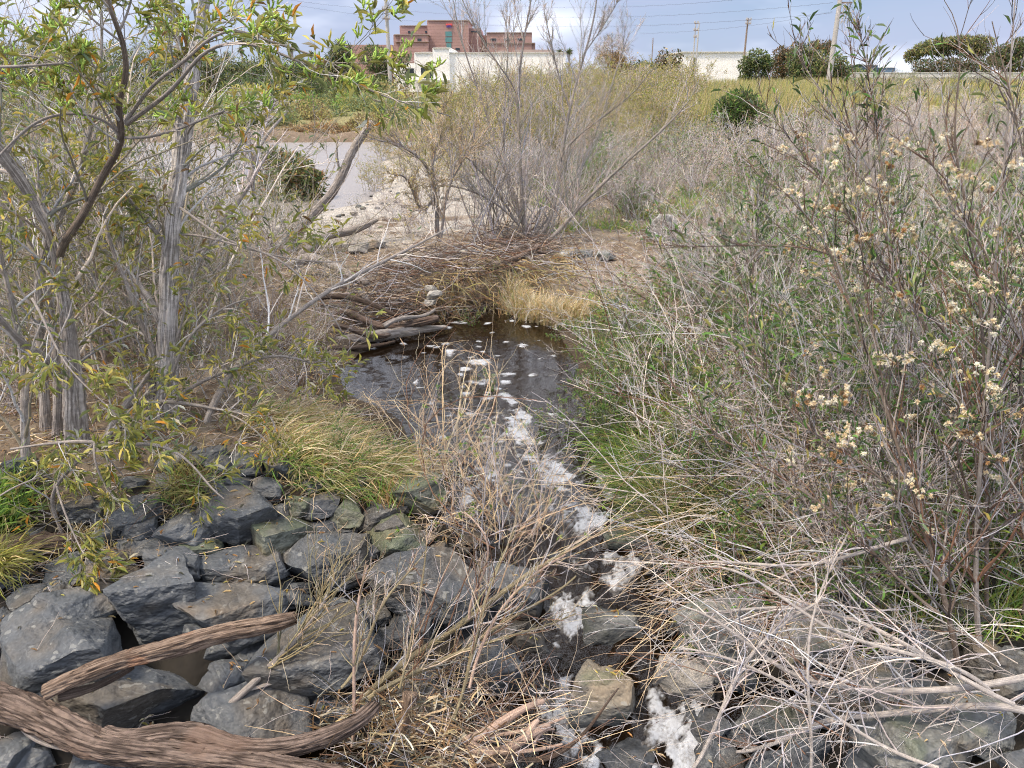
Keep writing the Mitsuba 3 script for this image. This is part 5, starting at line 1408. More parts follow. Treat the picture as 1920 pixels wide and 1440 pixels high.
# a few twiggy bushes on and around the sand bar
for k, (px, py, s, kind) in enumerate(((500, 440, .7, 0), (560, 432, .5, 0), (640, 470, .5, 0), (760, 440, .8, 1), (735, 415, .7, 1), (790, 425, .8, 1), (860, 430, .7, 1), (900, 440, .6, 0), (700, 360, .7, 2), (760, 340, .8, 2), (820, 340, .8, 2), (870, 350, .7, 2),
                                       (690, 440, .6, 1), (1130, 420, .6, 1), (1170, 400, .7, 1), (1190, 380, .8, 1), (1100, 430, .5, 1), (720, 300, .9, 2), (790, 300, .9, 2), (850, 310, .8, 2), (760, 280, .8, 2), (1150, 360, .8, 1), (1230, 370, .8, 1))):
    plant('bar_brush', ['leafy low brush at the edge of the pale bar', 'dry tan brush round the bare tree and the sapling', 'yellow tan brush on the far part of the pale bar'][kind], 'brush', [SAP[k % 3], GREY[k % 3], YEL[k % 3]][kind], land(px, py), rng.uniform(0, 360), s * (1 if kind < 2 else .62),
          ['low brush at the edge of the bar', 'dry brush round the bare tree', 'yellow tan brush on the bar'][kind])

# cobbles on the pale bar
_rk = [rock_mesh(np.random.default_rng(900 + i), 1.2, 1, .7, 8, .3) for i in range(8)]
cb = []
for k in range(170):
    y = rng.uniform(12.5, 24); x = float(river_edge(y)) + rng.uniform(.1, 5.5)
    v, f = _rk[k % 8]; s = rng.uniform(.03, .12)
    cb.append(trimesh.Trimesh(v * s + ground_pt(x, y) + V(0, 0, .2 * s), f, process=False))
put('bar_cobble', trimesh.util.concatenate(cb), 'grey_rock_mat', 38); tag('bar_cobble', 'pale cobbles strewn over the sand bar', 'cobbles', kind='stuff')
# golden grass on the field behind
acc = Acc()
for k in range(1500):
    y = rng.uniform(30, 80); px = rng.uniform(1150, 1620) if k % 4 else rng.uniform(1500, 1950)
    if px > 1560:
        y = rng.uniform(45, 100)
    p = ground_pt(A(px, 200, y)[0], y); n = 26
    b = p + np.column_stack([rng.normal(0, .5, n), rng.normal(0, .5, n), np.zeros(n)])
    d = unit(np.column_stack([rng.normal(.12, .22, n), rng.normal(0, .2, n), np.ones(n)]))
    acc.add(blades(rng, b, d, rng.uniform(.8, 1.7, n) * (1 if px < 1560 else .5), .055 * y / 50, 4, -.05, rng.choice([8, 11, 7, 5], n, p=[.42, .2, .25, .13])))
acc.put('golden_grass', 'leaf_mat'); tag('golden_grass', 'tall golden green grass across the field behind', 'grass', kind='stuff')
# low herbs and grass on the right bank and the field, twigs and litter on the ground
acc = Acc()
for k in range(6000):
    y = 3.4 + 18 * rng.random() ** 1.5; x = rng.uniform(.5, .8 * y + 1)
    e = x - float(np.interp(y, YC, XC) + np.interp(y, YC, HW))
    if e < .15 or meshkit.fbm(V(x * .7, y * .7, 0), 3, 5) < .47 or (y > 9 and x < 2.4 and y < 12.5):
        continue
    n = 9; p = ground_pt(x, y)
    b = p + np.column_stack([rng.normal(0, .07, n), rng.normal(0, .07, n), np.zeros(n)])
    d = unit(np.column_stack([rng.normal(0, .5, n), rng.normal(0, .5, n), np.ones(n)]))
    acc.add(blades(rng, b, d, rng.uniform(.08, .30, n), .008 * max(1, y / 9), 4, -.2, rng.choice([9, 3, 5, 11, 8], n)))
for k in range(3600):
    y = 3.6 + 7 * rng.random(); x = rng.uniform(.8, .75 * y + .8)
    e = x - float(np.interp(y, YC, XC) + np.interp(y, YC, HW))
    if e < .3 or meshkit.fbm(V(x * 1.1 + 7, y * 1.1, 0), 3, 15) < .46 or (y > 9 and x < 2.0):
        continue
    n = 8; p = ground_pt(x, y); h = rng.uniform(.15, .62)
    b = p + np.column_stack([rng.normal(0, .05, n), rng.normal(0, .05, n), rng.uniform(.1, 1, n) * h])
    d = unit(np.column_stack([rng.normal(0, .8, n), rng.normal(0, .8, n), rng.normal(.5, .5, n)]))
    acc.add(leaves(rng, b, d, rng.uniform(.04, .085, n), .011, rng.choice([9, 3, 5, 5, 0], n)))
acc.put('green_herb', 'leaf_mat'); tag('green_herb', 'low fresh green herbs and grass under the shrubs', 'herbs', kind='stuff')
K = 14000
y = 3.9 + 14 * rng.random(K) ** 1.6; x = rng.uniform(-1, 1, K) * (.8 * y + .8)
e = np.abs(x - np.interp(y, YC, XC)) - np.interp(y, YC, HW)
ok = (e > .1) & ~((y > 13) & (x < 0)); x, y = x[ok], y[ok]; K = len(x)
b = np.column_stack([x, y, ground(x, y) + rng.uniform(.0, .06, K)])
P, R = grow(rng, b, np.column_stack([rng.normal(size=(K, 2)), rng.normal(.05, .25, K)]), rng.uniform(.08, .5, K), rng.uniform(.0015, .004, K), 4, .2, -.06)
Acc().add(tubes(P, R, 3, rng.choice([0, 7, 2, 1, 6, 4], K), rng)).put('ground_twig', 'wood_mat', True); tag('ground_twig', 'fallen twigs strewn over both banks', 'twigs', kind='stuff')
K = 16000
y = 3.9 + 9 * rng.random(K) ** 1.5; x = rng.uniform(-1, 1, K) * (.8 * y + .8)
e = np.abs(x - np.interp(y, YC, XC)) - np.interp(y, YC, HW)
ok = e > .08; x, y = x[ok], y[ok]; K = len(x)
b = np.column_stack([x, y, ground(x, y) + .008])
Acc().add(leaves(rng, b, np.column_stack([rng.normal(size=(K, 2)), rng.normal(0.1, .25, K)]), rng.uniform(.03, .08, K), .014, rng.choice([10, 7, 8, 14, 15, 12], K, p=[.3, .25, .15, .1, .1, .1]), True)).put('leaf_litter', 'leaf_mat')
tag('leaf_litter', 'dry fallen leaves lying on both banks', 'leaf litter', kind='stuff')

# ------------------------------------------------------------------ dead twig mound and thatch behind the pool
tm_ = thing('twig_mound', 'brown heap of flood washed dead twigs and roots between the pool and the bare tree', 'twig heap')
rng = np.random.default_rng(61)
K = 950
q_ = spline([[650, 560], [760, 548], [880, 515], [960, 488], [1020, 470]], 100)[rng.integers(0, 100, K)]
px = (q_[:, 0] + rng.normal(0, 40, K)).clip(610, 1090); py = (q_[:, 1] + rng.normal(0, 20, K)).clip(450, 590)
b = np.array([G(a, c, .25) for a, c in zip(px, py)])
b[:, 2] = ground(b[:, 0], b[:, 1]) + rng.uniform(0, .26, K) * np.exp(-((px - 880) / 190) ** 2)
d = np.column_stack([rng.normal(0, 1, K), rng.normal(-.1, .4, K), rng.normal(.0, .17, K)])
P, R = grow(rng, b, d, rng.uniform(.3, 1.0, K), rng.uniform(.003, .008, K), 7, .16, -.03)
m = Acc().add(tubes(P, R, 4, rng.choice([2, 4, 11, 3, 7, 1], K, p=[.08, .22, .28, .16, .10, .16]), rng))
b, d, L, r = sprout(rng, P, R, 3, (.2, 1), (20, 70), (.2, .5), .6)
P1, R1 = grow(rng, b, d, L, np.maximum(r, .0022), 4, .2, 0)
m.add(tubes(P1, R1, 3, rng.choice([2, 4, 11, 3, 1], len(P1)), rng)).part(tm_, 'brushwood', 'wood_mat', True, 'stuff')
for i, pts in enumerate(([(770, 555, 9.6, 9), (830, 535, 9.7, 12), (900, 512, 9.9, 14), (960, 488, 10.1, 13), (1010, 462, 10.6, 10)], [(700, 500, 10.2, 7), (780, 500, 10.2, 8), (860, 494, 10.3, 8), (940, 478, 10.4, 6)], [(830, 470, 10.9, 5), (900, 462, 10.9, 6), (960, 470, 10.7, 6), (1050, 470, 10.5, 5)],
                         [(985, 475, 10.6, 5), (1030, 505, 10.2, 4), (1075, 540, 9.8, 3)])):
    log(tm_, 'branch', pts, 'brown_bark_mat', 16, sides=10, cap=False)
K = 1000                                    # grass combed down by the flood
px = rng.uniform(780, 1080, K); py = (545 - (px - 780) * .12 + rng.normal(0, 14, K)).clip(470, 575)
b = np.array([G(a, c, .3) for a, c in zip(px, py)]); b[:, 2] = ground(b[:, 0], b[:, 1]) + rng.uniform(.02, .18, K) * np.exp(-((px - 900) / 160) ** 2)
d = np.column_stack([rng.normal(.2, .35, K), rng.normal(-.8, .3, K), rng.normal(.1, .25, K)])
v, f, u = blades(rng, b, d, rng.uniform(.25, .6, K), .012, 5, -.15, rng.choice([7, 8, 15, 10], K, p=[.3, .15, .25, .3]))
part(tm_, 'thatch', (v, f), 'leaf_mat', False, u, 'stuff')


def tuft(label, pxs, n, L, lean, spread, cols, p, w, seed, grav=-.16, cat='grass tuft', name='grass_tuft', z=.1, jit=.05):
    """Blades rising from points along a pixel line."""
    rng = np.random.default_rng(seed)
    key = thing(name, label, cat)
    q = spline([[*land(a, c, z)] for a, c in pxs], 60)[rng.integers(0, 60, n)]
    b = q + np.column_stack([rng.normal(0, jit, n), rng.normal(0, jit, n), np.zeros(n)])
    b[:, 2] = np.maximum(ground(b[:, 0], b[:, 1]), -.04)
    d = unit(np.column_stack([rng.normal(lean[0], spread, n), rng.normal(lean[1], spread, n), np.ones(n)]))
    v, f, u = blades(rng, b, d, rng.uniform(*L, n), w * rng.uniform(.6, 1.3, n), 7, grav, rng.choice(cols, n, p=p), .11)
    part(key, 'blade', (v, f), 'leaf_mat', False, u, 'stuff')
    return key


tuft('strip of straw coloured grass with green feet leaning over the far end of the pool', [(955, 596), (1000, 602), (1050, 606), (1100, 606), (1140, 602)], 2600, (.20, .42), (.18, -.15), .16, [7, 12, 13, 8], [.34, .38, .16, .12], .013, 501, -.12)
tuft('green blades at the left end of the straw coloured grass strip', [(955, 598), (975, 602), (1000, 605)], 130, (.2, .38), (.1, .0), .16, [8, 9, 7], [.4, .3, .3], .011, 502, -.08)
tuft('large tan and green grass clump combed over towards the pool on its left shore', [(520, 850), (570, 875), (630, 893), (680, 900), (720, 895)], 2100, (.28, .56), (.75, .0), .28, [12, 7, 8, 9, 0], [.38, .32, .12, .12, .06], .008, 503, -.24, jit=.10)
tuft('tan grass behind the large grass clump by the driftwood', [(470, 800), (530, 806), (590, 815), (640, 830)], 1300, (.2, .42), (.7, .0), .28, [12, 7, 8, 9, 0], [.36, .34, .14, .10, .06], .008, 504, -.24, jit=.10)
tuft('dense green grass at the foot of the large grass clump', [(520, 880), (570, 905), (620, 918), (680, 915)], 480, (.2, .42), (.4, -.1), .35, [9, 0, 8, 7], [.35, .3, .1, .25], .008, 505, -.15)
tuft('small rusty orange and green sedge tuft between two mossy boulders', [(722, 965), (738, 968), (752, 966)], 220, (.18, .34), (.03, 0), .20, [14, 3, 9, 10], [.35, .25, .2, .2], .008, 506, -.08)
tuft('drooping olive grass under the left willow', [(330, 925), (360, 930), (395, 920)], 420, (.2, .38), (.1, -.1), .4, [0, 9, 8, 10], [.3, .2, .3, .2], .007, 507, -.2)
tuft('bright yellow green grass hanging in from the left edge below the dark log', [(-60, 1105), (-20, 1100), (20, 1095)], 420, (.25, .45), (.75, -.35), .28, [11, 8, 7, 0], [.4, .3, .1, .2], .010, 508, -.14)
tuft('fan of dark green blades at the left edge beside the willow base', [(-30, 1000), (0, 985), (20, 975)], 180, (.3, .5), (.55, -.05), .25, [9, 3, 4], [.4, .3, .3], .011, 509, -.12)
tuft('dark olive grass hummock at the right side of the upper foam', [(1235, 985), (1280, 1000), (1330, 1000), (1370, 985)], 1500, (.25, .50), (-.25, -.1), .42, [0, 8, 4, 7, 9], [.28, .27, .2, .15, .1], .006, 510, -.2, jit=.08)
tuft('tan and olive grass overhanging the right edge of the pool outlet', [(1150, 820), (1175, 860), (1200, 900), (1225, 945)], 1300, (.18, .42), (-.45, -.15), .45, [9, 5, 0, 7, 3], [.3, .2, .2, .15, .15], .007, 512, -.22, jit=.09)
tuft('pale dry grass lying on the dark log', [(130, 1000), (170, 1000), (205, 1005)], 240, (.15, .32), (.5, -.3), .4, [13, 7, 8], [.4, .4, .2], .006, 511, -.35)

# ------------------------------------------------------------------ dry bush in the middle of the rapids and young plants round the pool
db = thing('dry_bush', 'tall dry tan bush of thin stems growing out of the rapids in the middle', 'bush')
rng = np.random.default_rng(71)


def fan(rng, feet, tops, n, r, jit=(.04, .10), nseg=9, bow=.12):
    """n stems from random feet to random tops (lists of points), a little bowed."""
    a = np.array(feet)[rng.integers(0, len(feet), n)] + rng.normal(0, jit[0], (n, 3))
    t = np.array(tops)[rng.integers(0, len(tops), n)] + rng.normal(0, jit[1], (n, 3))
    s = np.linspace(0, 1, nseg)[None, :, None]
    L = np.linalg.norm(t - a, axis=1)[:, None, None]
    off = rng.normal(0, bow, (n, 1, 3)) * L + V(0, 0, bow * .5) * L
    P = a[:, None] * (1 - s) + t[:, None] * s + off * (4 * s * (1 - s)) + rng.normal(0, .006, (n, nseg, 3))
    return P, np.broadcast_to(r, (n,))[:, None] * np.linspace(1, .4, nseg)


feet = [G(x, y, -.25) for x, y in ((880, 1050), (930, 1060), (980, 1050), (1010, 1040), (850, 1030))]
tops = [A(x, y, Y) for x, y, Y in ((800, 800, 4.7), (850, 860, 4.5), (900, 830, 4.5), (940, 790, 4.5), (990, 780, 4.4), (1040, 830, 4.4), (1080, 870, 4.3), (1100, 930, 4.2), (830, 900, 4.3), (960, 880, 4.2), (780, 950, 4.3))]
P, R = fan(rng, feet, tops, 48, rng.uniform(.003, .006, 48))
m = Acc().add(tubes(P, R, 5, rng.choice([2, 6, 7, 4], len(P), p=[.4, .25, .2, .15]), rng))
b, d, L, r = sprout(rng, P, R, 8, (.2, 1), (15, 55), (.15, .45), .55, .15); P1, R1 = grow(rng, b, d, L, np.maximum(r, .002), 5, .14, 0)
b, d, L, r = sprout(rng, P1, R1, 2, (.2, 1), (15, 55), (.3, .6), .6, .1); P2, R2 = grow(rng, b, d, L, .0017, 3, .1, 0)
m.add(tubes(P1, R1, 3, rng.choice([2, 6, 7], len(P1)), rng)).add(tubes(P2, R2, 3, rng.choice([2, 6, 7], len(P2)), rng)).part(db, 'brushwood', 'wood_mat', True, 'stuff')
b, t = along(rng, P1, 1, (.6, 1)); sel = rng.random(len(b)) < .16; b, t = np.repeat(b[sel], 5, 0), np.repeat(t[sel], 5, 0); K = len(b)
part(db, 'foliage', *(lambda m: ((m[0], m[1]), 'leaf_mat', False, m[2]))(leaves(rng, b, leafdir(rng, t, .8), rng.uniform(.02, .04, K), .009, rng.choice([11, 3, 9], K))), kind='stuff')

ds = thing('arching_stems', 'bundle of long arching tan stems bent over the left side of the pool outlet', 'dry stems')
feet = [G(x, y, .02) for x, y in ((760, 880), (800, 900), (840, 890), (870, 870))]
tops = [A(x, y, Y) for x, y, Y in ((690, 770, 5.8), (780, 760, 5.6), (850, 700, 5.8), (900, 690, 5.8), (930, 760, 5.3), (960, 800, 5.1), (840, 640, 6.4), (620, 870, 5.0), (900, 820, 5.0))]
P, R = fan(rng, feet, tops, 42, rng.uniform(.0025, .005, 42), bow=.16)
m = Acc().add(tubes(P, R, 5, rng.choice([2, 6, 4], len(P), p=[.5, .3, .2]), rng))
b, d, L, r = sprout(rng, P, R, 5, (.3, 1), (15, 50), (.12, .35), .55, .1); P1, R1 = grow(rng, b, d, L, np.maximum(r, .0017), 5, .14, 0)
m.add(tubes(P1, R1, 3, rng.choice([2, 6], len(P1)), rng)).part(ds, 'brushwood', 'wood_mat', True, 'stuff')

for k, (px, py, s, lab) in enumerate(((870, 648, .36, 'small green seedling with narrow leaves standing in the pool near its far end'), (915, 790, .38, 'green leaved young shrub standing in the middle of the pool'), (860, 815, .34, 'half dry young shrub at the left of the mid pool plants'),
                                      (1110, 668, .40, 'bright green young shrub at the right end of the straw grass'), (1150, 735, .50, 'green shrub with many tiny white flowers overhanging the pool on the right'), (1105, 770, .42, 'leafy shrub leaning over the pool below the bright green one'),
                                      (1160, 800, .52, 'white flowered leafy shrub on the right shore of the pool'), (1215, 740, .6, 'green shrub with pale heads above the right shore'), (1060, 880, .45, 'thin half green plant in the foam of the outlet'), (1150, 830, .6, 'tangled leafy shrub on the right shore near the outlet'),
                                      (960, 980, .35, 'small leafy plant in the dry bush'), (640, 900, .35, 'green weed at the foot of the grass clump'), (1165, 650, .42, 'bright green herb clump right of the straw grass'))):
    plant('young_shrub', lab, 'shrub', GREEN[k % 4], land(px, py, .0), k * 67, s)


# ------------------------------------------------------------------ flowering shrub on the right
fs = thing('flowering_shrub', 'tall dark stemmed shrub with narrow leaves and cream tufted seed heads filling the right edge', 'shrub')
rng = np.random.default_rng(81)
STEMS = [[(1800, 1290, 3.1, 26), (1770, 1120, 3.15, 22), (1735, 1000, 3.25, 18), (1690, 860, 3.4, 14), (1640, 700, 3.6, 11), (1600, 590, 3.7, 9), (1560, 480, 3.8, 7), (1500, 390, 3.9, 5), (1440, 330, 4.0, 3)],
         [(1840, 1240, 3.2, 24), (1830, 1050, 3.3, 20), (1840, 850, 3.4, 16), (1855, 650, 3.5, 13), (1870, 450, 3.6, 11), (1885, 280, 3.7, 9), (1895, 120, 3.8, 7), (1905, -20, 3.9, 4)],
         [(1850, 1200, 3.4, 18), (1850, 900, 3.6, 15), (1840, 600, 3.8, 13), (1815, 400, 4.0, 11), (1790, 250, 4.1, 8), (1800, 100, 4.2, 5), (1770, 0, 4.3, 3)],
         [(1920, 1150, 3.3, 20), (1925, 900, 3.4, 16), (1915, 650, 3.5, 12), (1930, 400, 3.6, 9), (1900, 200, 3.7, 6), (1860, 40, 3.8, 4)],
         [(1790, 680, 4.3, 14), (1740, 590, 4.3, 12), (1680, 550, 4.3, 11), (1620, 510, 4.3, 10), (1550, 475, 4.3, 9), (1480, 462, 4.4, 7), (1380, 461, 4.5, 6), (1280, 463, 4.6, 4), (1195, 470, 4.7, 2)],
         [(1740, 620, 4.0, 10), (1660, 500, 4.1, 9), (1600, 420, 4.2, 8), (1530, 320, 4.4, 6), (1480, 260, 4.5, 4), (1420, 160, 4.6, 2)],
         [(1720, 640, 3.8, 8), (1650, 380, 4.0, 7), (1600, 250, 4.2, 6), (1540, 170, 4.3, 5), (1500, 110, 4.4, 4), (1480, 60, 4.5, 2)],
         [(1700, 900, 3.5, 9), (1640, 640, 3.8, 8), (1612, 430, 4.0, 6), (1605, 240, 4.2, 4), (1600, 60, 4.3, 2)],
         [(1780, 1050, 3.2, 12), (1690, 930, 3.3, 10), (1600, 860, 3.4, 8), (1500, 790, 3.5, 6), (1430, 690, 3.6, 5), (1390, 560, 3.7, 3)],
         [(1760, 1150, 3.0, 14), (1660, 1060, 3.1, 11), (1560, 960, 3.2, 8), (1440, 880, 3.4, 6), (1330, 800, 3.6, 4), (1250, 700, 3.8, 2)],
         [(1960, 800, 3.3, 10), (1900, 600, 3.4, 9), (1840, 460, 3.5, 7), (1760, 330, 3.6, 5), (1700, 200, 3.8, 3)],
         [(1950, 1000, 3.0, 10), (1880, 880, 3.1, 9), (1800, 760, 3.2, 7), (1740, 640, 3.3, 5), (1690, 540, 3.4, 3)],
         [(1420, 700, 5.0, 7), (1410, 560, 5.1, 6), (1420, 430, 5.2, 5), (1450, 300, 5.3, 3)], [(1660, 330, 4.0, 5), (1640, 230, 4.1, 4), (1625, 120, 4.2, 3), (1600, 30, 4.3, 2)]]
SS = [stem(fs, 'stem', [(a, b_, c_, w_ * .46) for a, b_, c_, w_ in p], 'smooth_bark_mat' if i % 5 == 1 else 'dark_stem_mat', 24, 9, furrow=.06, rings=44, cap=False) for i, p in enumerate(STEMS)]
P = np.array([spline(np.column_stack([p, r]), 24) for p, r in SS])
b, d, L, r = sprout(rng, P[..., :3], P[..., 3], 46, (.12, .96), (18, 60), (.10, .30), .55, .22)
P1, R1 = grow(rng, b, d, L, np.clip(r, .0025, .007), 8, .10, .05)
b, d, L, r = sprout(rng, P1, R1, 5, (.2, 1), (18, 50), (.25, .6), .6, .25)
P2, R2 = grow(rng, b, d, L, np.clip(r, .0018, .004), 5, .11, .03)
Acc().add(tubes(P1, R1, 5, rng.choice([4, 11, 3, 1], len(P1)), rng)).add(tubes(P2, R2, 3, rng.choice([4, 11, 1, 7, 3], len(P2)), rng)).part(fs, 'brushwood', 'wood_mat', True, 'stuff')
b, t = along(rng, P2, 1, (.4, 1)); b1, t1 = along(rng, P1, 2, (.6, 1))
b, t = np.vstack([b, b1]), np.vstack([t, t1]); sel = rng.random(len(b)) < np.where(b[:, 2] > 2.1, .20, .48); b, t = b[sel], t[sel]; K = len(b)
single_leaves(rng, fs, b, leafdir(rng, t, .5), rng.uniform(.03, .075, K), rng.uniform(.006, .011, K), rng.choice([4, 5, 0, 9, 1], K, p=[.30, .32, .18, .16, .04]), 160)
e = P1[:, -1]; t = unit(P1[:, -1] - P1[:, -2])
dep = e[:, 1] * math.cos(PITCH) - (e[:, 2] - CZ) * math.sin(PITCH)
e = e[(dep < 4.6) & (960 + F * e[:, 0] / dep > 1470) & (e[:, 2] < 2.45)]
e = e[rng.permutation(len(e))[:140]]
for c in e:
    v, f, u = puffs(rng, c[None], rng.integers(4, 9), rng.uniform(.023, .036), [(13, 12, 13, 12), (13, 13, 12), (13, 12, 12, 7), (12, 14, 12, 10)][rng.integers(0, 4)])
    part(fs, 'flower_head', (v, f), 'leaf_mat', False, u)

# ------------------------------------------------------------------ pale dead twigs at the lower right
dt = thing('dead_thicket', 'thicket of long pale grey dead twigs sprawling over the lower right boulders', 'dead brush')
rng = np.random.default_rng(91)
BR = [[(1960, 1345, 2.75, 15), (1800, 1325, 2.8, 14), (1650, 1340, 2.85, 12), (1550, 1352, 2.85, 10), (1470, 1385, 2.85, 9), (1380, 1410, 2.85, 6)],
      [(1960, 1260, 2.8, 14), (1800, 1290, 2.8, 13), (1600, 1290, 2.85, 11), (1480, 1260, 2.9, 9), (1380, 1190, 3.0, 7), (1290, 1140, 3.1, 4)],
      [(1900, 1320, 2.7, 10), (1700, 1210, 2.9, 9), (1560, 1150, 3.1, 8), (1440, 1140, 3.2, 6), (1320, 1150, 3.3, 4)], [(1760, 1440, 2.6, 8), (1640, 1390, 2.7, 7), (1500, 1300, 2.8, 6), (1380, 1240, 2.9, 5), (1270, 1215, 3.0, 3)],
      [(1860, 1300, 2.75, 9), (1720, 1230, 2.8, 8), (1560, 1180, 2.9, 7), (1400, 1080, 3.1, 5), (1280, 1070, 3.2, 3)], [(1300, 1440, 2.75, 8), (1350, 1340, 2.8, 8), (1400, 1240, 2.9, 7), (1470, 1170, 3.0, 6), (1550, 1120, 3.1, 4)],
      [(1520, 1450, 2.65, 6), (1516, 1300, 2.75, 6), (1520, 1180, 2.9, 5), (1560, 1060, 3.1, 4), (1600, 980, 3.3, 3)], [(1700, 1010, 3.3, 8), (1600, 1040, 3.3, 7), (1500, 1060, 3.4, 6), (1380, 1055, 3.5, 5), (1260, 1065, 3.5, 3)]]
SS = [stem(dt, 'branch', p, 'pale_stem_mat', 22, 9, furrow=.05, rings=40, cap=False) for p in BR]
P = np.array([spline(np.column_stack([p, r]), 24) for p, r in SS])
b, d, L, r = sprout(rng, P[..., :3], P[..., 3], 16, (.1, 1), (12, 55), (.18, .5), .5, .15)
P0, R0 = grow(rng, b, d, L, np.clip(r, .0025, .005), 9, .10, -.01)
# whips sweeping to the left out of the bank
n = 185
y = rng.uniform(2.7, 4.8, n); x = rng.uniform(1.3, 1.2 + .55 * y, n)
b = np.column_stack([x, y, ground(x, y) + rng.uniform(.05, .55, n)])
d = np.column_stack([rng.normal(-.9, .45, n), rng.normal(-.1, .5, n), rng.normal(.25, .40, n)])
Pw, Rw = grow(rng, b, d, rng.uniform(.5, 1.35, n), rng.uniform(.0022, .0048, n), 10, .11, -.04)
Pw = np.vstack([Pw]); P1s = [(P0, R0), (Pw, Rw)]
m = Acc()
for PP, RR in P1s:
    m.add(tubes(PP, RR, 5, rng.choice([0, 8, 7, 1, 4], len(PP), p=[.24, .08, .28, .30, .10]), rng))
    b, d, L, r = sprout(rng, PP, RR, 5, (.2, 1), (15, 55), (.18, .45), .6, .05)
    P2, R2 = grow(rng, b, d, L, np.clip(r, .0016, .003), 6, .11, -.02)
    b, d, L, r = sprout(rng, P2, R2, 2, (.2, 1), (15, 55), (.3, .6), .7, 0)
    P3, R3 = grow(rng, b, d, L, .0015, 4, .1, 0)
    m.add(tubes(P2, R2, 3, rng.choice([0, 1, 7, 1], len(P2)), rng)).add(tubes(P3, R3, 3, rng.choice([0, 1, 7, 4], len(P3)), rng))
m.part(dt, 'brushwood', 'wood_mat', True, 'stuff')
# grey whips higher up the bank, over the shrubs
gw = thing('grey_whips', 'long bare grey whips crossing over the shrubs of the right bank', 'dead brush')
n = 340
y = rng.uniform(4.0, 8.5, n); x = .9 + rng.random(n) * (.62 * y)
b = np.column_stack([x, y, ground(x, y) + rng.uniform(.0, .5, n)])
d = np.column_stack([rng.normal(-.35, .6, n), rng.normal(-.05, .5, n), rng.normal(.65, .3, n)])
Pw, Rw = grow(rng, b, d, rng.uniform(.6, 1.7, n), rng.uniform(.003, .006, n), 9, .07, -.03)
m = Acc().add(tubes(Pw, Rw, 5, rng.choice([0, 7, 1, 4, 11], n, p=[.25, .2, .2, .2, .15]), rng))
b, d, L, r = sprout(rng, Pw, Rw, 6, (.2, 1), (15, 50), (.15, .4), .6, .1)
P2, R2 = grow(rng, b, d, L, np.clip(r, .002, .0035), 5, .11, 0)
b, d, L, r = sprout(rng, P2, R2, 2, (.2, 1), (15, 55), (.3, .6), .7, 0)
P3, R3 = grow(rng, b, d, L, .002, 4, .1, 0)
m.add(tubes(P2, R2, 3, rng.choice([0, 7, 1, 8], len(P2)), rng)).add(tubes(P3, R3, 3, rng.choice([0, 7, 8], len(P3)), rng)).part(gw, 'brushwood', 'wood_mat', True, 'stuff')
# tan dead stalks lying between thicket and grass hummock
ts = thing('tan_stalks', 'matted tan stalks lying above the lower right boulders', 'dry stems')
n = 420
px, py = rng.uniform(1230, 1650, n), rng.normal(1030, 55, n)
b = np.array([G(a, c, .12) for a, c in zip(px, py)]); b[:, 2] = ground(b[:, 0], b[:, 1]) + rng.uniform(.1, .45, n)
Pt, Rt = grow(rng, b, np.column_stack([rng.normal(-.8, .6, n), rng.normal(-.2, .5, n), rng.normal(0, .25, n)]), rng.uniform(.25, .8, n), rng.uniform(.0018, .0035, n), 7, .10, -.05)
Acc().add(tubes(Pt, Rt, 4, rng.choice([2, 6, 0, 4], n, p=[.4, .3, .2, .1]), rng)).part(ts, 'brushwood', 'wood_mat', True, 'stuff')

# ------------------------------------------------------------------ fallen stems and straw heap at the bottom
os_ = thing('fallen_willow', 'fallen young willow of olive stems lying diagonally over the rapids at the bottom', 'fallen tree')
rng = np.random.default_rng(95)
BR = [[(600, 1390, 2.95, 14), (680, 1310, 3.05, 16), (760, 1240, 3.15, 17), (850, 1180, 3.3, 16), (930, 1120, 3.45, 14), (1000, 1070, 3.6, 11), (1080, 1025, 3.7, 8), (1140, 990, 3.8, 4)],
      [(690, 1310, 3.0, 12), (760, 1270, 3.1, 12), (850, 1230, 3.2, 11), (940, 1170, 3.3, 9), (1010, 1130, 3.4, 7), (1080, 1080, 3.5, 4)], [(700, 1300, 3.0, 10), (800, 1250, 3.1, 10), (900, 1210, 3.2, 8), (1000, 1180, 3.3, 6), (1080, 1150, 3.4, 3)],
      [(640, 1290, 2.95, 8), (690, 1200, 3.1, 8), (720, 1130, 3.2, 7), (760, 1080, 3.3, 5), (800, 1030, 3.4, 3)], [(750, 1290, 3.0, 8), (775, 1180, 3.15, 7), (790, 1100, 3.3, 6), (800, 1020, 3.4, 3)],
      [(880, 1290, 3.0, 9), (900, 1220, 3.1, 9), (950, 1130, 3.2, 8), (1000, 1080, 3.3, 6), (1060, 1040, 3.4, 4)], [(850, 1350, 2.9, 9), (880, 1250, 3.0, 8), (920, 1100, 3.2, 7), (960, 1000, 3.4, 5), (970, 930, 3.5, 3)],
      [(660, 1400, 2.85, 9), (664, 1250, 2.95, 9), (672, 1130, 3.05, 8), (690, 1060, 3.1, 5)], [(880, 1160, 3.3, 8), (900, 1090, 3.3, 8), (915, 1040, 3.3, 6), (870, 960, 3.4, 4)]]
SS = [stem(os_, 'stem', [(a, b_, c_, w_ * .72) for a, b_, c_, w_ in p], ['olive_stem_mat', 'olive_stem_mat', 'olive_stem_mat', 'olive_stem_mat', 'olive_stem_mat', 'pink_stem_mat', 'olive_stem_mat', 'pink_stem_mat', 'pink_stem_mat'][i], 22, 10, furrow=.05, rings=44, cap=False) for i, p in enumerate(BR)]
P = np.array([spline(np.column_stack([p, r]), 24) for p, r in SS])
b, d, L, r = sprout(rng, P[..., :3], P[..., 3], 19, (.1, 1), (15, 60), (.14, .42), .45, .30)
P1, R1 = grow(rng, b, d, L, np.clip(r, .0022, .005), 8, .11, .03)
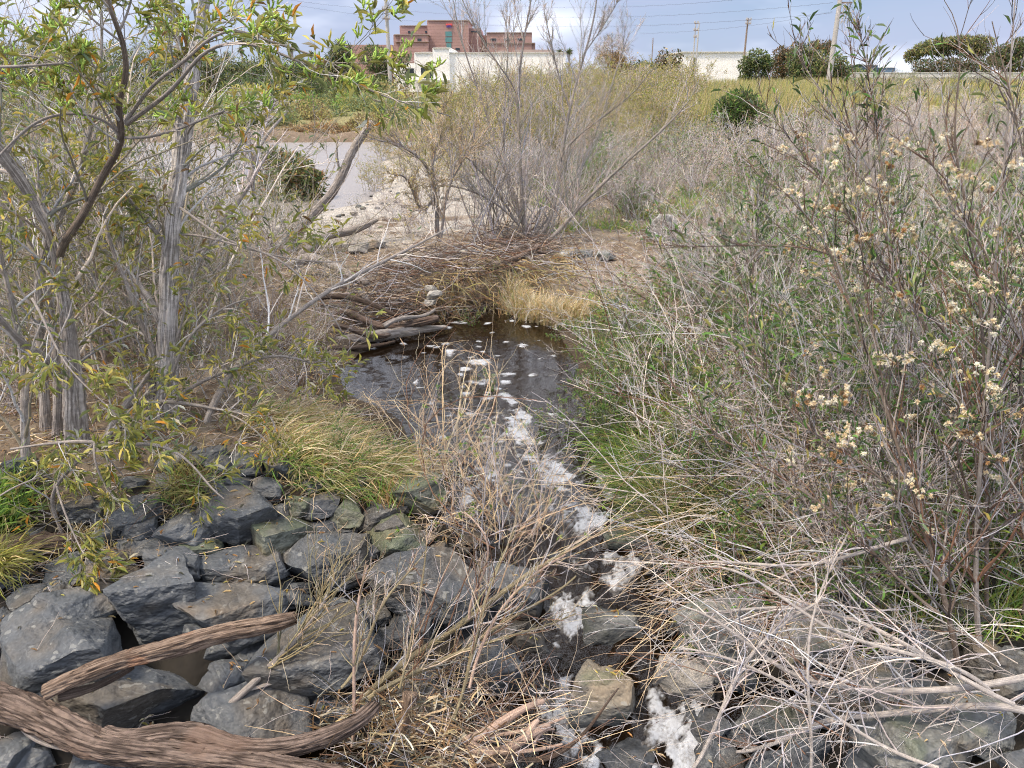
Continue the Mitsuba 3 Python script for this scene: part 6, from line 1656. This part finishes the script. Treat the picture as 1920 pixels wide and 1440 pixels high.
b, d, L, r = sprout(rng, P1, R1, 5, (.2, 1), (15, 50), (.25, .55), .6, .15)
P2, R2 = grow(rng, b, d, L, np.clip(r, .0016, .0025), 5, .12, .02)
Acc().add(tubes(P1, R1, 5, rng.choice([5, 2, 9, 4, 1], len(P1), p=[.2, .2, .2, .2, .2]), rng)).add(tubes(P2, R2, 3, rng.choice([5, 2, 1, 4, 7], len(P2)), rng)).part(os_, 'brushwood', 'wood_mat', True, 'stuff')
sh = thing('straw_heap', 'heap of splintered straw and torn bark at the bottom middle', 'straw heap')
n = 700
px, py = rng.normal(770, 95, n).clip(600, 1000), rng.normal(1370, 55, n).clip(1260, 1470)
b = np.array([G(a, c, -.25) for a, c in zip(px, py)]); b[:, 2] += rng.uniform(-.1, .16, n)
v, f, u = blades(rng, b, np.column_stack([rng.normal(0, .8, n), rng.normal(-.1, .6, n), rng.normal(.25, .45, n)]), rng.uniform(.05, .22, n), rng.uniform(.004, .011, n), 5, -.12, rng.choice([12, 7, 13, 10, 15], n, p=[.16, .16, .10, .34, .24]), .14)
part(sh, 'straw', (v, f), 'leaf_mat', False, u, 'stuff')
n = 520
px, py = rng.normal(850, 130, n).clip(600, 1090), rng.normal(1340, 60, n).clip(1180, 1450)
b = np.array([G(a, c, -.28) for a, c in zip(px, py)])
Pt, Rt = grow(rng, b, np.column_stack([rng.normal(.3, .8, n), rng.normal(0, .6, n), rng.normal(.25, .35, n)]), rng.uniform(.12, .5, n), rng.uniform(.0016, .0035, n), 6, .13, -.03)
Acc().add(tubes(Pt, Rt, 4, rng.choice([2, 6, 4, 11, 7, 1], n), rng)).part(sh, 'brushwood', 'wood_mat', True, 'stuff')
pb = thing('pinkish_branch', 'smooth pinkish branch with curved forks lying at the bottom right of the straw heap', 'branch')
for pts in ([(880, 1395, 2.85, 22), (910, 1412, 2.82, 22), (960, 1400, 2.84, 18), (1000, 1375, 2.86, 15), (1030, 1360, 2.9, 11)], [(870, 1390, 2.86, 18), (930, 1360, 2.9, 17), (980, 1330, 2.95, 14), (1020, 1315, 3.0, 9)], [(990, 1385, 2.85, 13), (1000, 1360, 2.88, 14), (1010, 1350, 2.9, 8)],
            [(900, 1380, 2.88, 8), (980, 1370, 2.9, 7), (1060, 1345, 2.95, 4)], [(950, 1410, 2.83, 8), (1010, 1405, 2.84, 7), (1055, 1395, 2.86, 4)], [(1000, 1400, 2.84, 6), (1020, 1370, 2.88, 7), (1040, 1368, 2.9, 3)]):
    P, R = stem(pb, 'fork', pts, 'pink_stem_mat', 20, 12, furrow=.05, rings=36)
rt = thing('splintered_root', 'rotten splintered brown root at the bottom edge under the pinkish branch', 'root')
log(rt, 'trunk', [(800, 1425, 2.85, 40), (880, 1425, 2.83, 46), (950, 1420, 2.83, 40), (980, 1415, 2.84, 20)], 'brown_bark_mat', 20, sides=40, furrow=.30, seed=77, ks=9)
log(rt, 'stump', [(745, 1395, 2.85, 24), (758, 1350, 2.9, 22), (768, 1310, 2.95, 28), (770, 1300, 2.96, 30)], 'red_bark_mat', 14, sides=22, furrow=.2, seed=78)
log(rt, 'limb', [(985, 1425, 2.83, 10), (1060, 1405, 2.86, 9), (1090, 1380, 2.9, 7), (1130, 1330, 2.95, 5), (1160, 1290, 3.0, 3)], 'dark_bark_mat', 14, sides=8, cap=False)
